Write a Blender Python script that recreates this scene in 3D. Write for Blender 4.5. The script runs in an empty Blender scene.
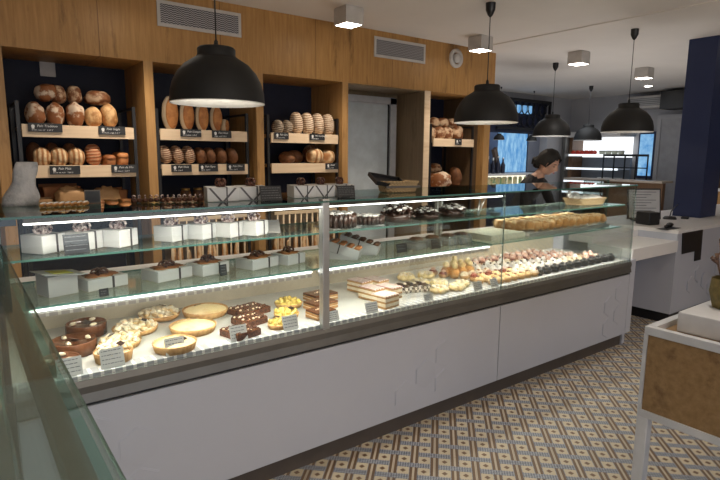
import bpy, bmesh, math, random
from mathutils import Vector, Matrix, noise
random.seed(7)
SC = bpy.context.scene
COL = SC.collection
PI = math.pi
ORD = ['first','second','third','fourth','fifth','sixth','seventh','eighth','ninth','tenth','eleventh','twelfth','thirteenth','fourteenth','fifteenth','sixteenth','seventeenth','eighteenth','nineteenth','twentieth','twenty-first','twenty-second','twenty-third','twenty-fourth','twenty-fifth','twenty-sixth','twenty-seventh','twenty-eighth']

# ------------------------------------------------------------------ materials
class NT:
    def __init__(s, name):
        s.m = bpy.data.materials.new(name); s.m.use_nodes = True
        s.t = s.m.node_tree; s.t.nodes.clear()
        s.out = s.t.nodes.new('ShaderNodeOutputMaterial')
    def n(s, typ, **k):
        x = s.t.nodes.new(typ)
        for a, b in k.items(): setattr(x, a, b)
        return x
    def L(s, a, b): s.t.links.new(a, b)
    def put(s, sock, v):
        if hasattr(v, 'links') or isinstance(v, bpy.types.NodeSocket): s.L(v, sock)
        else: sock.default_value = v
    def ma(s, op, a, b=0.0, c=None):
        x = s.n('ShaderNodeMath', operation=op); s.put(x.inputs[0], a); s.put(x.inputs[1], b)
        if c is not None: s.put(x.inputs[2], c)
        return x.outputs[0]
    def mix(s, f, a, b):
        x = s.n('ShaderNodeMix', data_type='RGBA'); s.put(x.inputs[0], f)
        for i, v in ((6, a), (7, b)):
            if isinstance(v, tuple): x.inputs[i].default_value = (*v[:3], 1)
            else: s.L(v, x.inputs[i])
        return x.outputs[2]
    def ramp(s, f, lo, hi):
        x = s.n('ShaderNodeMapRange'); s.put(x.inputs[0], f); x.inputs[1].default_value = lo; x.inputs[2].default_value = hi; return x.outputs[0]
    def coord(s, kind='Object', rnd=False, scale=(1, 1, 1)):
        tc = s.n('ShaderNodeTexCoord'); v = tc.outputs[kind]
        if rnd:
            oi = s.n('ShaderNodeObjectInfo'); a = s.n('ShaderNodeVectorMath', operation='ADD')
            b = s.ma('MULTIPLY', oi.outputs['Random'], 17.0); s.L(v, a.inputs[0]); s.L(b, a.inputs[1]); v = a.outputs[0]
        if scale != (1, 1, 1):
            mp = s.n('ShaderNodeMapping'); mp.inputs['Scale'].default_value = scale; s.L(v, mp.inputs[0]); v = mp.outputs[0]
        return v
    def noise(s, v, scale=5, detail=4, rough=.6):
        x = s.n('ShaderNodeTexNoise'); s.L(v, x.inputs['Vector']); x.inputs['Scale'].default_value = scale
        x.inputs['Detail'].default_value = detail; x.inputs['Roughness'].default_value = rough; return x.outputs[0]
    def sep(s, v):
        x = s.n('ShaderNodeSeparateXYZ'); s.L(v, x.inputs[0]); return x.outputs
    def bsdf(s, col, rough=.5, metal=0., bump=None, bstr=.3, bdist=.01, spec=.5, emit=None, es=0.):
        p = s.n('ShaderNodeBsdfPrincipled')
        if isinstance(col, tuple): p.inputs['Base Color'].default_value = (*col[:3], 1)
        else: s.L(col, p.inputs['Base Color'])
        s.put(p.inputs['Roughness'], rough); p.inputs['Metallic'].default_value = metal
        p.inputs['Specular IOR Level'].default_value = spec
        if emit is not None:
            p.inputs['Emission Color'].default_value = (*emit, 1); p.inputs['Emission Strength'].default_value = es
        if bump is not None:
            b = s.n('ShaderNodeBump'); b.inputs['Strength'].default_value = bstr; b.inputs['Distance'].default_value = bdist
            s.L(bump, b.inputs['Height']); s.L(b.outputs[0], p.inputs['Normal'])
        s.L(p.outputs[0], s.out.inputs[0]); return s.m

def plain(name, c, rough=.5, metal=0., var=.06, scale=8, spec=.5, bump=.0):
    t = NT(name); v = t.coord(rnd=True); f = t.noise(v, scale)
    c2 = tuple(max(0, x * (1 - 3 * var)) for x in c)
    return t.bsdf(t.mix(t.ramp(f, .3, .7), c, c2), rough, metal, spec=spec, bump=f if bump else None, bstr=bump)

def two(name, a, b, scale=12, lo=.42, hi=.58, rough=.6, bump=.3, det=5, vs=(1, 1, 1), spec=.4, bdist=.004):
    t = NT(name); v = t.coord(rnd=True, scale=vs); f = t.noise(v, scale, det)
    return t.bsdf(t.mix(t.ramp(f, lo, hi), a, b), rough, bump=f, bstr=bump, bdist=bdist, spec=spec)

def striped(name, a, b, axis=0, freq=40, wid=.5, wob=.3, rough=.6, spec=.3, soft=.12, c=None):
    """scored crust: bands along one axis, wobbling with noise"""
    t = NT(name); v = t.coord(rnd=False); o = t.sep(v); n = t.noise(t.coord(rnd=True), 14, 3)
    x = t.ma('ADD', t.ma('MULTIPLY', o[axis], freq), t.ma('MULTIPLY', n, wob * 4))
    fr = t.ma('FRACT', x); d = t.ma('ABSOLUTE', t.ma('SUBTRACT', fr, .5))
    f = t.ramp(d, wid / 2 - soft, wid / 2 + soft)
    n2 = t.noise(t.coord(rnd=True), 30, 4)
    bb = t.mix(t.ramp(n2, .35, .7), b, c or tuple(q * .55 for q in b))
    return t.bsdf(t.mix(f, a, bb), rough, bump=f, bstr=.5, bdist=.006, spec=spec)

def emis(name, c, s):
    t = NT(name); e = t.n('ShaderNodeEmission'); e.inputs[0].default_value = (*c, 1); e.inputs[1].default_value = s
    t.L(e.outputs[0], t.out.inputs[0]); return t.m

def glassm(name, tint, refl=1.0, ior=1.45, rough=0.0, haze=0.0, hc=(.6, .7, .66)):
    t = NT(name); tr = t.n('ShaderNodeBsdfTransparent'); tr.inputs[0].default_value = (*tint, 1)
    gl = t.n('ShaderNodeBsdfGlossy'); gl.inputs['Roughness'].default_value = rough; gl.inputs[0].default_value = (.95, 1, .98, 1)
    fr = t.n('ShaderNodeFresnel'); fr.inputs[0].default_value = ior
    f = t.ma('MULTIPLY', fr.outputs[0], refl)
    base = tr.outputs[0]
    if haze:
        d = t.n('ShaderNodeBsdfDiffuse'); d.inputs[0].default_value = (*hc, 1)
        h = t.n('ShaderNodeMixShader'); h.inputs[0].default_value = haze; t.L(base, h.inputs[1]); t.L(d.outputs[0], h.inputs[2]); base = h.outputs[0]
    mx = t.n('ShaderNodeMixShader'); t.L(f, mx.inputs[0]); t.L(base, mx.inputs[1]); t.L(gl.outputs[0], mx.inputs[2])
    t.L(mx.outputs[0], t.out.inputs[0]); return t.m

def oakm(name, a, b, dark, vertical=True, rough=.45, boards=0.0):
    t = NT(name); v = t.coord('Object')
    st = (9, 9, .55) if vertical else (.55, 9, 9)
    m1 = t.n('ShaderNodeMapping'); m1.inputs['Scale'].default_value = st; t.L(v, m1.inputs[0])
    g = t.noise(m1.outputs[0], 5, 8, .65); big = t.noise(v, 1.7, 3)
    m2 = t.n('ShaderNodeMapping'); m2.inputs['Scale'].default_value = (3, 3, .5) if vertical else (.5, 3, 3); t.L(v, m2.inputs[0])
    kn = t.noise(m2.outputs[0], 2.6, 5, .7)
    c = t.mix(t.ramp(g, .3, .72), a, b)
    c = t.mix(t.ma('MULTIPLY', t.ramp(big, .35, .7), .35), c, tuple(x * .72 for x in a))
    c = t.mix(t.ma('MULTIPLY', t.ramp(kn, .56, .72), .8), c, dark)
    if boards:
        o = t.sep(v); fr = t.ma('FRACT', t.ma('MULTIPLY', o[0], 1 / boards)); e = t.ma('LESS_THAN', fr, .008)
        c = t.mix(t.ma('MULTIPLY', e, .6), c, dark)
    return t.bsdf(c, rough, bump=g, bstr=.12, bdist=.003, spec=.35)

def floorm():
    t = NT('cement_tile_pattern'); o = t.sep(t.coord('Object'))
    r = .70710678
    u = t.ma('MULTIPLY', t.ma('SUBTRACT', o[0], o[1]), r); v = t.ma('MULTIPLY', t.ma('ADD', o[0], o[1]), r)
    U = t.ma('ADD', t.ma('MULTIPLY', t.ma('SUBTRACT', u, 2.135), 10.), 100.5)
    W = t.ma('ADD', t.ma('MULTIPLY', t.ma('SUBTRACT', v, 1.55), 10.), 100.5)
    fu = t.ma('ABSOLUTE', t.ma('SUBTRACT', t.ma('FRACT', U), .5)); fv = t.ma('ABSOLUTE', t.ma('SUBTRACT', t.ma('FRACT', W), .5))
    du = t.ma('SUBTRACT', .5, fu); dv = t.ma('SUBTRACT', .5, fv)
    j = t.ma('FLOOR', t.ma('ADD', U, .5)); k = t.ma('FLOOR', t.ma('ADD', W, .5))
    par = t.ma('LESS_THAN', t.ma('MODULO', t.ma('ADD', j, k), 2.0), .5)
    # small triangles of the dotted bands
    a = t.ma('FRACT', t.ma('MULTIPLY', U, 8.)); b = t.ma('FRACT', t.ma('MULTIPLY', W, 8.))
    dot = t.ma('LESS_THAN', t.ma('ADD', a, b), .95)
    base = t.mix(dot, (.10, .125, .18), (.40, .42, .46))
    col = base
    cell = t.ma('MULTIPLY', t.ma('LESS_THAN', fu, .285), t.ma('LESS_THAN', fv, .30))
    col = t.mix(cell, col, (.56, .48, .34))
    dia = t.ma('LESS_THAN', t.ma('ADD', fu, fv), .15)
    col = t.mix(dia, col, (.17, .10, .06))
    ring = t.ma('MULTIPLY', t.ma('GREATER_THAN', t.ma('ADD', fu, fv), .52), cell)
    col = t.mix(t.ma('MULTIPLY', ring, .75), col, (.40, .32, .22))
    sb = t.ma('LESS_THAN', du, .185); sc = t.ma('LESS_THAN', du, .055)
    cross = t.ma('MULTIPLY', par, t.ma('LESS_THAN', dv, .19))
    nc = t.ma('SUBTRACT', 1., cross)
    col = t.mix(t.ma('MULTIPLY', sb, nc), col, (.15, .088, .045))
    col = t.mix(t.ma('MULTIPLY', sc, nc), col, (.50, .43, .33))
    ti = t.ma('LESS_THAN', t.ma('FRACT', t.ma('MULTIPLY', U, .5)), .008); tj = t.ma('LESS_THAN', t.ma('FRACT', t.ma('MULTIPLY', W, .5)), .008)
    col = t.mix(t.ma('MULTIPLY', t.ma('MAXIMUM', ti, tj), .7), col, (.12, .11, .1))
    n = t.noise(t.coord('Object'), 3, 5)
    col = t.mix(t.ma('MULTIPLY', t.ramp(n, .3, .8), .25), col, (.12, .11, .11))
    return t.bsdf(col, t.ma('ADD', t.ma('MULTIPLY', n, .2), .35), spec=.4)

def dashm(name, a, b, freq, fill=.72, axis=0):
    t = NT(name); o = t.sep(t.coord('Object')); f = t.ma('LESS_THAN', t.ma('FRACT', t.ma('MULTIPLY', o[axis], freq)), fill)
    return t.bsdf(t.mix(f, a, b), .4)

M = {}
M['oak'] = oakm('oak_vertical', (.50, .275, .095), (.32, .16, .048), (.07, .03, .01), True, boards=.94)
M['oakp'] = oakm('oak_pilaster', (.48, .28, .11), (.32, .17, .06), (.10, .05, .02), True)
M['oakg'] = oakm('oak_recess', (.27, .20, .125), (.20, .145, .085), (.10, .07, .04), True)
M['oakh'] = oakm('oak_table', (.30, .195, .095), (.19, .115, .05), (.08, .04, .02), False)
M['maple'] = oakm('maple_board', (.80, .64, .46), (.70, .52, .34), (.5, .34, .2), False, rough=.5)
M['navy'] = plain('navy_paint', (.010, .013, .032), .6, var=.08, spec=.3)
M['blue'] = plain('blue_pillar_paint', (.030, .042, .105), .45, var=.05, scale=2, spec=.3)
M['black'] = plain('black_steel', (.012, .012, .014), .4)
M['blackm'] = plain('black_matt_lacquer', (.018, .018, .018), .55, spec=.35)
M['dome_in'] = plain('white_dome_lining', (.8, .8, .78), .5)
M['ceil'] = plain('ceiling_paint', (.74, .70, .66), .8, var=.02, scale=1.5)
M['wallw'] = plain('grey_white_wall', (.42, .42, .44), .8, var=.03, scale=2)
M['white'] = plain('white_laminate', (.455, .475, .545), .32, var=.015, scale=2)
M['white2'] = plain('white_solid_surface', (.72, .71, .71), .3, var=.015)
M['plinth'] = plain('brown_grey_plinth', (.085, .07, .062), .5)
M['steel'] = plain('brushed_steel', (.50, .50, .48), .3, 1., var=.08, scale=3)
M['steeld'] = plain('dull_steel', (.17, .165, .155), .42, .5, var=.08, scale=3)
M['alu'] = plain('satin_aluminium', (.62, .62, .6), .35, .8)
M['alud'] = plain('dark_bronze_rail', (.10, .085, .07), .4, .6)
M['inner'] = plain('cream_cabinet_lining', (.62, .55, .42), .3, .25, var=.08, scale=4)
M['deck'] = plain('pale_display_deck', (.56, .56, .53), .3, var=.03)
M['vent'] = dashm('vent_slots', (.85, .85, .82), (.38, .40, .42), 26, .68)
M['dashes'] = dashm('dashed_rail', (.66, .63, .55), (.42, .38, .34), 26, .72)
M['glass'] = glassm('clear_glass', (.975, .99, .985), .8)
M['glassn'] = glassm('near_front_glass', (.95, .98, .97), .12)
M['glassnt'] = glassm('near_top_glass', (.86, .93, .91), .55, haze=.06, hc=(.40, .46, .44))
M['glassf'] = glassm('front_glass', (.97, .985, .98), .45)
M['glasst'] = glassm('top_glass', (.90, .95, .94), 1.0)
M['shelfg'] = glassm('shelf_glass', (.91, .965, .95), .7, haze=.05, hc=(.6, .8, .74))
M['edge'] = glassm('green_glass_edge', (.10, .32, .27), .9, haze=.38, hc=(.22, .50, .43))
M['edgev'] = glassm('grey_glass_edge', (.45, .52, .50), .9, haze=.25, hc=(.35, .42, .40))
M['led'] = emis('led_strip', (1, .97, .9), 5)
M['ledw'] = emis('spot_lens', (1, .93, .82), 14)
M['spotbody'] = plain('white_spot_body', (.55, .52, .49), .5)
M['crust'] = two('brown_crust', (.33, .14, .05), (.13, .05, .02), 18, .4, .65)
M['flour'] = two('floured_crust', (.66, .53, .40), (.27, .10, .035), 10, .46, .53, bump=.8, bdist=.008)
M['flour2'] = two('floury_country_crust', (.56, .40, .26), (.20, .075, .028), 13, .44, .54, bump=.9, bdist=.008)
M['pale'] = two('golden_crust', (.72, .47, .23), (.40, .19, .065), 15, .42, .6, bump=.7, bdist=.006)
M['strV'] = striped('scored_pale_crust', (.34, .15, .055), (.82, .60, .36), 0, 30, .45, .15)
M['strH'] = striped('cross_scored_crust', (.40, .13, .05), (.66, .36, .20), 2, 42, .5, .1)
M['strD'] = striped('flour_striped_crust', (.30, .16, .08), (.84, .73, .58), 2, 50, .40, .35, c=(.66, .52, .38))
M['strG'] = striped('grey_striped_crust', (.16, .10, .06), (.55, .48, .38), 2, 55, .5, .5)
M['spike'] = striped('spiked_flour_crust', (.22, .08, .035), (.62, .47, .34), 2, 60, .45, .1)
M['rye'] = two('dark_rye_crust', (.20, .085, .035), (.09, .035, .015), 20, .4, .65)
M['rim'] = plain('floury_rim', (.60, .48, .33), .7)
M['orange'] = two('orange_open_crumb', (.50, .22, .07), (.30, .11, .035), 14, .4, .65)
M['tin'] = two('tin_loaf_crust', (.46, .19, .065), (.28, .10, .035), 10, .4, .65)
M['kraft'] = two('kraft_paper', (.44, .26, .12), (.34, .19, .085), 6, .4, .7, bump=.6, bdist=.01)
M['leather'] = two('tan_leatherette', (.40, .16, .05), (.28, .10, .03), 5, .4, .7)
M['silver'] = two('silver_paper', (.50, .50, .50), (.28, .29, .30), 12, .4, .65, rough=.35, bump=.9, bdist=.02)
M['wicker'] = None
t = NT('woven_wicker'); o = t.sep(t.coord()); w = t.ma('MULTIPLY', t.ma('SINE', t.ma('MULTIPLY', t.ma('ADD', o[0], o[1]), 330.)), t.ma('SINE', t.ma('MULTIPLY', o[2], 420.)))
M['wicker'] = t.bsdf(t.mix(t.ramp(w, -.5, .6), (.38, .24, .11), (.68, .50, .28)), .6, bump=w, bstr=.8, bdist=.004)
M['sign'] = plain('slate_sign', (.018, .02, .024), .5)
M['chalk'] = plain('chalk_white', (.75, .75, .75), .8)
M['chalkd'] = plain('faint_chalk', (.16, .17, .18), .8)
M['tag'] = plain('white_price_card', (.56, .58, .57), .4)
M['ink'] = plain('grey_ink', (.12, .13, .15), .7)
M['box'] = plain('white_card_box', (.60, .60, .59), .5, var=.02)
M['boxg'] = plain('pale_grey_card_box', (.66, .66, .65), .45, var=.03)
M['ribbon'] = plain('dark_ribbon', (.06, .05, .05), .35)
M['bow'] = two('marbled_chocolate_curl', (.78, .66, .62), (.12, .05, .045), 80, .42, .58, rough=.35, bump=0.01)
M['bow2'] = two('brown_chocolate_curl', (.20, .09, .06), (.08, .03, .02), 40, .4, .6, rough=.3)
M['choc'] = two('milk_chocolate_glaze', (.15, .058, .025), (.11, .04, .018), 10, .4, .6, rough=.22, bump=.05)
M['darkchoc'] = two('dark_chocolate', (.040, .018, .011), (.02, .009, .006), 14, .4, .6, rough=.3)
M['cocoa'] = two('cocoa_crumble', (.16, .065, .035), (.06, .025, .016), 60, .4, .6, rough=.6)
M['cream'] = two('whipped_cream', (.86, .78, .62), (.74, .60, .40), 22, .4, .7, rough=.45)
M['meringue'] = two('toasted_meringue', (.85, .78, .62), (.66, .45, .20), 26, .42, .62, rough=.5)
M['custard'] = two('baked_custard', (.84, .68, .36), (.66, .40, .13), 12, .5, .75, rough=.35)
M['lemon'] = two('lemon_glaze', (.80, .64, .20), (.70, .48, .10), 9, .4, .7, rough=.22)
M['tartshell'] = two('tart_shell', (.62, .38, .16), (.45, .24, .09), 22, .4, .65)
M['icing'] = striped('striped_icing', (.80, .72, .66), (.30, .13, .12), 0, 48, .5, .1, rough=.3, c=(.5, .3, .28))
M['puff'] = striped('puff_layers', (.60, .36, .14), (.42, .22, .08), 2, 260, .5, .1)
M['sponge'] = two('sponge_layer', (.45, .26, .11), (.32, .17, .07), 30, .4, .65)
M['bread'] = two('brioche_gold', (.66, .33, .09), (.44, .17, .035), 16, .38, .68, rough=.35)
M['breads'] = striped('braided_bread', (.84, .60, .36), (.60, .31, .12), 0, 22, .5, .3, rough=.4, c=(.45, .19, .05))
M['pinkc'] = two('pink_cream', (.82, .58, .48), (.62, .30, .22), 30, .4, .65, rough=.35)
M['redg'] = two('red_berry_glaze', (.28, .045, .03), (.14, .02, .016), 22, .4, .65, rough=.2)
M['sugar'] = two('icing_sugar_white', (.86, .85, .82), (.66, .60, .55), 25, .45, .7, rough=.5)
M['blackcup'] = plain('black_pastry_cup', (.02, .022, .027), .35)
M['skin'] = plain('skin', (.62, .37, .27), .5, var=.04)
M['hair'] = two('black_hair', (.006, .005, .005), (.014, .011, .010), 30, .4, .7, rough=.6, vs=(1, 1, .2))
M['shirt'] = plain('black_cotton_shirt', (.014, .014, .018), .8, bump=.3, scale=14)
M['trouser'] = plain('dark_trousers', (.02, .02, .03), .8)
M['lips'] = plain('lips', (.42, .15, .12), .4)
M['eye'] = plain('dark_lashes', (.02, .015, .012), .4)
M['screen'] = plain('pale_menu_sheet', (.50, .51, .53), .5)
M['day'] = None
M['steelpal'] = plain('pale_metal_frame', (.60, .63, .68), .35, .2)
M['yellow'] = plain('yellow_paper', (.75, .70, .10), .6)
M['plasticbox'] = glassm('clear_plastic', (.90, .92, .92), .8, haze=.35, hc=(.55, .56, .54))
M['floor'] = floorm()

# ------------------------------------------------------------------ mesh helpers
def basis(vec_from, vec_to):
    return Vector(vec_from).rotation_difference(Vector(vec_to)).to_matrix().to_4x4()

class B:
    def __init__(s): s.bm = bmesh.new()
    def box(s, x0, x1, y0, y1, z0, z1, mi=0, mat=None, bev=0.):
        bm = bmesh.new(); r = bmesh.ops.create_cube(bm, size=1)
        for v in bm.verts: v.co = Vector(((x0 + x1) / 2 + v.co.x * (x1 - x0), (y0 + y1) / 2 + v.co.y * (y1 - y0), (z0 + z1) / 2 + v.co.z * (z1 - z0)))
        if bev: bmesh.ops.bevel(bm, geom=bm.edges[:], offset=bev, segments=2, affect='EDGES', profile=.6)
        return s.merge(bm, mi, mat)
    def merge(s, bm, mi=0, mat=None, smooth=False):
        for f in bm.faces:
            if mi: f.material_index = mi
            if smooth: f.smooth = True
        if mat is not None: bm.transform(mat)
        me = bpy.data.meshes.new('tmp'); bm.to_mesh(me); bm.free(); s.bm.from_mesh(me); bpy.data.meshes.remove(me)
        return s
    def lathe(s, prof, seg=32, mi=0, mat=None, flute=0, fa=0., cap=True):
        bm = bmesh.new(); rings = []
        for r, z in prof:
            if r < 1e-5: rings.append([bm.verts.new((0, 0, z))]); continue
            rings.append([bm.verts.new(((r * (1 + fa * math.cos(flute * 2 * PI * i / seg))) * math.cos(2 * PI * i / seg), (r * (1 + fa * math.cos(flute * 2 * PI * i / seg))) * math.sin(2 * PI * i / seg), z)) for i in range(seg)])
        for a, b in zip(rings, rings[1:]):
            for i in range(seg):
                j = (i + 1) % seg
                if len(a) == 1 and len(b) == 1: break
                if len(a) == 1: bm.faces.new((a[0], b[i], b[j]))
                elif len(b) == 1: bm.faces.new((a[i], a[j], b[0]))
                else: bm.faces.new((a[i], a[j], b[j], b[i]))
        bmesh.ops.recalc_face_normals(bm, faces=bm.faces[:])
        return s.merge(bm, mi, mat, True)
    def blob(s, c, r, mi=0, seg=16, rings=10, nz=0., ns=6., flat=None, sq=1., rot=None, seed=0.):
        """soft ellipsoid; flat = floor height below the centre (fraction of r.z), nz = surface unevenness"""
        bm = bmesh.new(); bmesh.ops.create_uvsphere(bm, u_segments=seg, v_segments=rings, radius=1)
        for v in bm.verts:
            p = v.co.copy()
            if sq != 1.: p = Vector([math.copysign(abs(q) ** sq, q) for q in p])
            if nz: p *= 1 + nz * noise.noise(v.co * ns * .35 + Vector((seed, seed * 1.7, 3.1)))
            if flat is not None and p.z < -flat: p.z = -flat
            v.co = Vector((p.x * r[0], p.y * r[1], p.z * r[2]))
        m = Matrix.Translation(c) @ (rot if rot is not None else Matrix.Identity(4))
        return s.merge(bm, mi, m, True)
    def tube(s, pts, r, seg=8, mi=0, closed=False):
        bm = bmesh.new(); pts = [Vector(p) for p in pts]; n = len(pts); rings = []
        rr = r if isinstance(r, (list, tuple)) else [r] * n
        up = Vector((0, 0, 1))
        for i, p in enumerate(pts):
            d = (pts[(i + 1) % n] - pts[i - 1]) if closed else (pts[min(i + 1, n - 1)] - pts[max(i - 1, 0)])
            d.normalize(); a = d.cross(up)
            if a.length < 1e-3: a = d.cross(Vector((1, 0, 0)))
            a.normalize(); b = d.cross(a); b.normalize()
            rings.append([bm.verts.new(p + (a * math.cos(2 * PI * k / seg) + b * math.sin(2 * PI * k / seg)) * rr[i]) for k in range(seg)])
        for i in range(n if closed else n - 1):
            a, b = rings[i], rings[(i + 1) % n]
            for k in range(seg): bm.faces.new((a[k], a[(k + 1) % seg], b[(k + 1) % seg], b[k]))
        if not closed: bm.faces.new(rings[0]); bm.faces.new(rings[-1])
        bmesh.ops.recalc_face_normals(bm, faces=bm.faces[:])
        return s.merge(bm, mi, None, True)
    def prism(s, poly, h0, h1, axis='y', mi=0, mat=None):
        """poly of 2D points extruded along an axis"""
        bm = bmesh.new()
        def P(a, b, h): return {'y': (a, h, b), 'z': (a, b, h), 'x': (h, a, b)}[axis]
        A = [bm.verts.new(P(a, b, h0)) for a, b in poly]; C = [bm.verts.new(P(a, b, h1)) for a, b in poly]
        n = len(poly); bm.faces.new(A); bm.faces.new(C)
        for i in range(n): bm.faces.new((A[i], A[(i + 1) % n], C[(i + 1) % n], C[i]))
        bmesh.ops.recalc_face_normals(bm, faces=bm.faces[:])
        return s.merge(bm, mi, mat)
    def obj(s, name, mats, parent=None, loc=None, rz=0.):
        me = bpy.data.meshes.new(name); s.bm.to_mesh(me); s.bm.free()
        for m in (mats if isinstance(mats, (list, tuple)) else [mats]): me.materials.append(M[m] if isinstance(m, str) else m)
        o = bpy.data.objects.new(name, me); COL.objects.link(o)
        if parent: o.parent = parent
        if loc is not None: o.location = loc
        if rz: o.rotation_euler.z = rz
        return o

def tag(o, label, cat, group=None, kind=None):
    o['label'] = label; o['category'] = cat
    if group: o['group'] = group
    if kind: o['kind'] = kind
    return o
def thing(name, label, cat, loc=(0, 0, 0), rz=0., group=None):
    o = bpy.data.objects.new(name, None); o.empty_display_size = .05; COL.objects.link(o); o.location = loc; o.rotation_euler.z = rz
    return tag(o, label, cat, group)
def struct(o): o['kind'] = 'structure'; return o
def dup(root, loc, rz=0., label=None, group=None, scale=None, rot=None):
    r = root.copy(); COL.objects.link(r); r.location = loc; r.rotation_euler = rot or (0, 0, rz)
    if label: r['label'] = label
    if group: r['group'] = group
    if scale: r.scale = scale if isinstance(scale, (tuple, list)) else (scale,) * 3
    for ch in list(root.children):
        c = ch.copy(); COL.objects.link(c); c.parent = r
        for g in ch.children:
            d = g.copy(); COL.objects.link(d); d.parent = c
    return r
class Kit:
    """first use moves the source thing itself, later ones copy it"""
    def __init__(s, root): s.r = root; s.used = False
    def put(s, loc, rz=0., label=None, group=None, scale=None, rot=None):
        if s.used: return dup(s.r, loc, rz, label, group, scale, rot)
        s.used = True; r = s.r; s.src = r
        r.location = loc; r.rotation_euler = rot or (0, 0, rz)
        if label: r['label'] = label
        if group: r['group'] = group
        if scale: r.scale = scale if isinstance(scale, (tuple, list)) else (scale,) * 3
        return r
FONT_CACHE = {}
def text(name, s, size, mat, parent, M4, ext=.0004):
    cu = bpy.data.curves.new(name, 'FONT'); cu.body = s; cu.size = size; cu.extrude = ext; cu.align_x = 'LEFT'; cu.shear = .25; cu.resolution_u = 2
    to = bpy.data.objects.new(name, cu); COL.objects.link(to)
    dg = bpy.context.evaluated_depsgraph_get(); me = bpy.data.meshes.new_from_object(to.evaluated_get(dg))
    bpy.data.objects.remove(to); me.materials.clear(); me.materials.append(M[mat])
    o = bpy.data.objects.new(name, me); COL.objects.link(o); o.parent = parent; o.matrix_local = M4; return o

# ------------------------------------------------------------------ the room
SY = 2.42      # face of the wooden back wall
CZ, SZ = 2.75, 2.21
struct(B().box(-3, 11.2, -7, 5.1, -.06, 0).obj('floor', 'floor'))
struct(B().box(-3, 5.0, -7, 5.1, CZ, CZ + .1).obj('ceiling', 'ceil'))
struct(B().box(5.0, 11.2, -7, 5.1, CZ - .012, CZ + .1).obj('ceiling', 'ceil'))
struct(B().box(-3.1, -3.0, -7, 5.1, 0, CZ).obj('wall_side', 'wallw'))
struct(B().box(-3, 5.35, 3.0, 3.12, 0, SZ + .02).obj('wall_navy', 'navy'))          # dark blue back of the bays
struct(B().box(-3, 5.4, SY, 3.0, SZ, CZ).obj('wall_soffit', 'oak'))
# pilasters between the bays
pil = [(-2.55, -2.48), (-1.61, -1.54), (-.67, -.60), (.255, .33), (1.25, 1.32), (2.20, 2.27), (3.13, 3.20), (5.24, 5.35)]
for i, (a, b) in enumerate(pil):
    struct(B().box(a, b, SY, 3.0, 0, SZ).obj('wall_pilaster', 'oakp'))
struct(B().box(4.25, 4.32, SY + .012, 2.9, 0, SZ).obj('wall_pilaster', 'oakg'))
struct(B().box(4.24, 4.325, SY, SY + .012, 0, SZ).obj('trim_1', 'maple'))
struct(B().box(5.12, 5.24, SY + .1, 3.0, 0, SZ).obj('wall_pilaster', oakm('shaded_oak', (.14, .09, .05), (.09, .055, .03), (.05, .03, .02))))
# door in the recess
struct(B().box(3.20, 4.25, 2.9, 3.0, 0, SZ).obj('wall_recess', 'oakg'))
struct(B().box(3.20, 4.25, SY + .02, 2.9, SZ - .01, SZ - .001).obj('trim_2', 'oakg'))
dr = B().box(3.30, 4.20, 2.865, 2.9, 0, 2.16)
door = struct(dr.obj('door_1', 'steelpal'))
B().box(3.39, 4.07, 2.855, 2.866, .12, 2.07).obj('door_pane', plain('milky_blue_pane', (.60, .68, .74), .25), door)
B().box(4.075, 4.092, 2.85, 2.866, .1, 2.08).obj('door_gasket', 'black', door)
B().box(4.10, 4.19, 2.84, 2.866, 0, 2.15).box(3.30, 4.19, 2.84, 2.866, 2.085, 2.15).obj('door_frame', 'steelpal', door)
# far room
struct(B().box(5.35, 11.2, 4.85, 5.0, 0, CZ).obj('wall_far', 'wallw'))
struct(B().box(10.9, 11.1, -7, 4.85, 0, CZ).obj('wall_end', 'wallw'))
struct(B().box(10.80, 10.895, 1.95, 2.46, 0, 2.38).obj('trim_3', 'navy'))
struct(B().box(5.28, 5.35, 3.0, 4.85, 0, CZ).obj('wall_return', 'wallw'))

struct(B().box(4.6, 11.2, -7.1, -7.0, 0, CZ).obj('wall_unseen_front', plain('dark_reflection_blocker', (.10, .09, .08), .8)))  # unseen dark wall, added to keep sky reflections off the case glass
struct(B().box(-3, 4.6, -7.1, -7.0, 2.3, CZ).obj('wall_unseen_front', 'wallw'))

# grille vents and round vent on the soffit
def grille(x0, x1, z0, z1, label):
    g = thing('ventilation_grille', label, 'vent', ((x0 + x1) / 2, SY, z0), 0, 'ventilation grilles on the wooden soffit')
    w = (x1 - x0) / 2; h = z1 - z0; f = .025
    B().box(-w, w, -.012, -.002, 0, f).box(-w, w, -.012, -.002, h - f, h).box(-w, -w + f, -.012, -.002, f, h - f).box(w - f, w, -.012, -.002, f, h - f).obj('grille_frame', 'spotbody', g)
    t = NT('grille_mesh'); o = t.sep(t.coord())
    zz = t.ma('ADD', t.ma('MULTIPLY', o[2], 62.), t.ma('MULTIPLY', t.ma('SINE', t.ma('MULTIPLY', o[0], 190.)), .22))
    k = t.ma('LESS_THAN', t.ma('FRACT', zz), .52)
    m = t.bsdf(t.mix(k, (.40, .39, .40), (.05, .045, .045)), .5)
    B().box(-w + f, w - f, -.006, -.002, f, h - f).obj('grille_mesh', m, g)
    return g
grille(1.37, 2.07, 2.485, 2.68, 'grey louvred vent grille above the second bread bay behind the first black pendant')
grille(3.515, 4.22, 2.49, 2.69, 'grey louvred vent grille above the frosted door')
v = thing('round_vent', 'round white air valve on the wooden soffit between grille and ceiling spot', 'vent', (4.70, SY, 2.60))
RY = Matrix.Rotation(PI / 2, 4, 'X')
B().lathe([(.105, -.0), (.105, .02), (.07, .028), (.062, .01)], 32, mat=RY).obj('valve_ring', 'spotbody', v)
B().lathe([(0, .045), (.035, .043), (.052, .03), (.052, .008)], 24, mat=RY).obj('valve_disc', 'spotbody', v)

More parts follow.
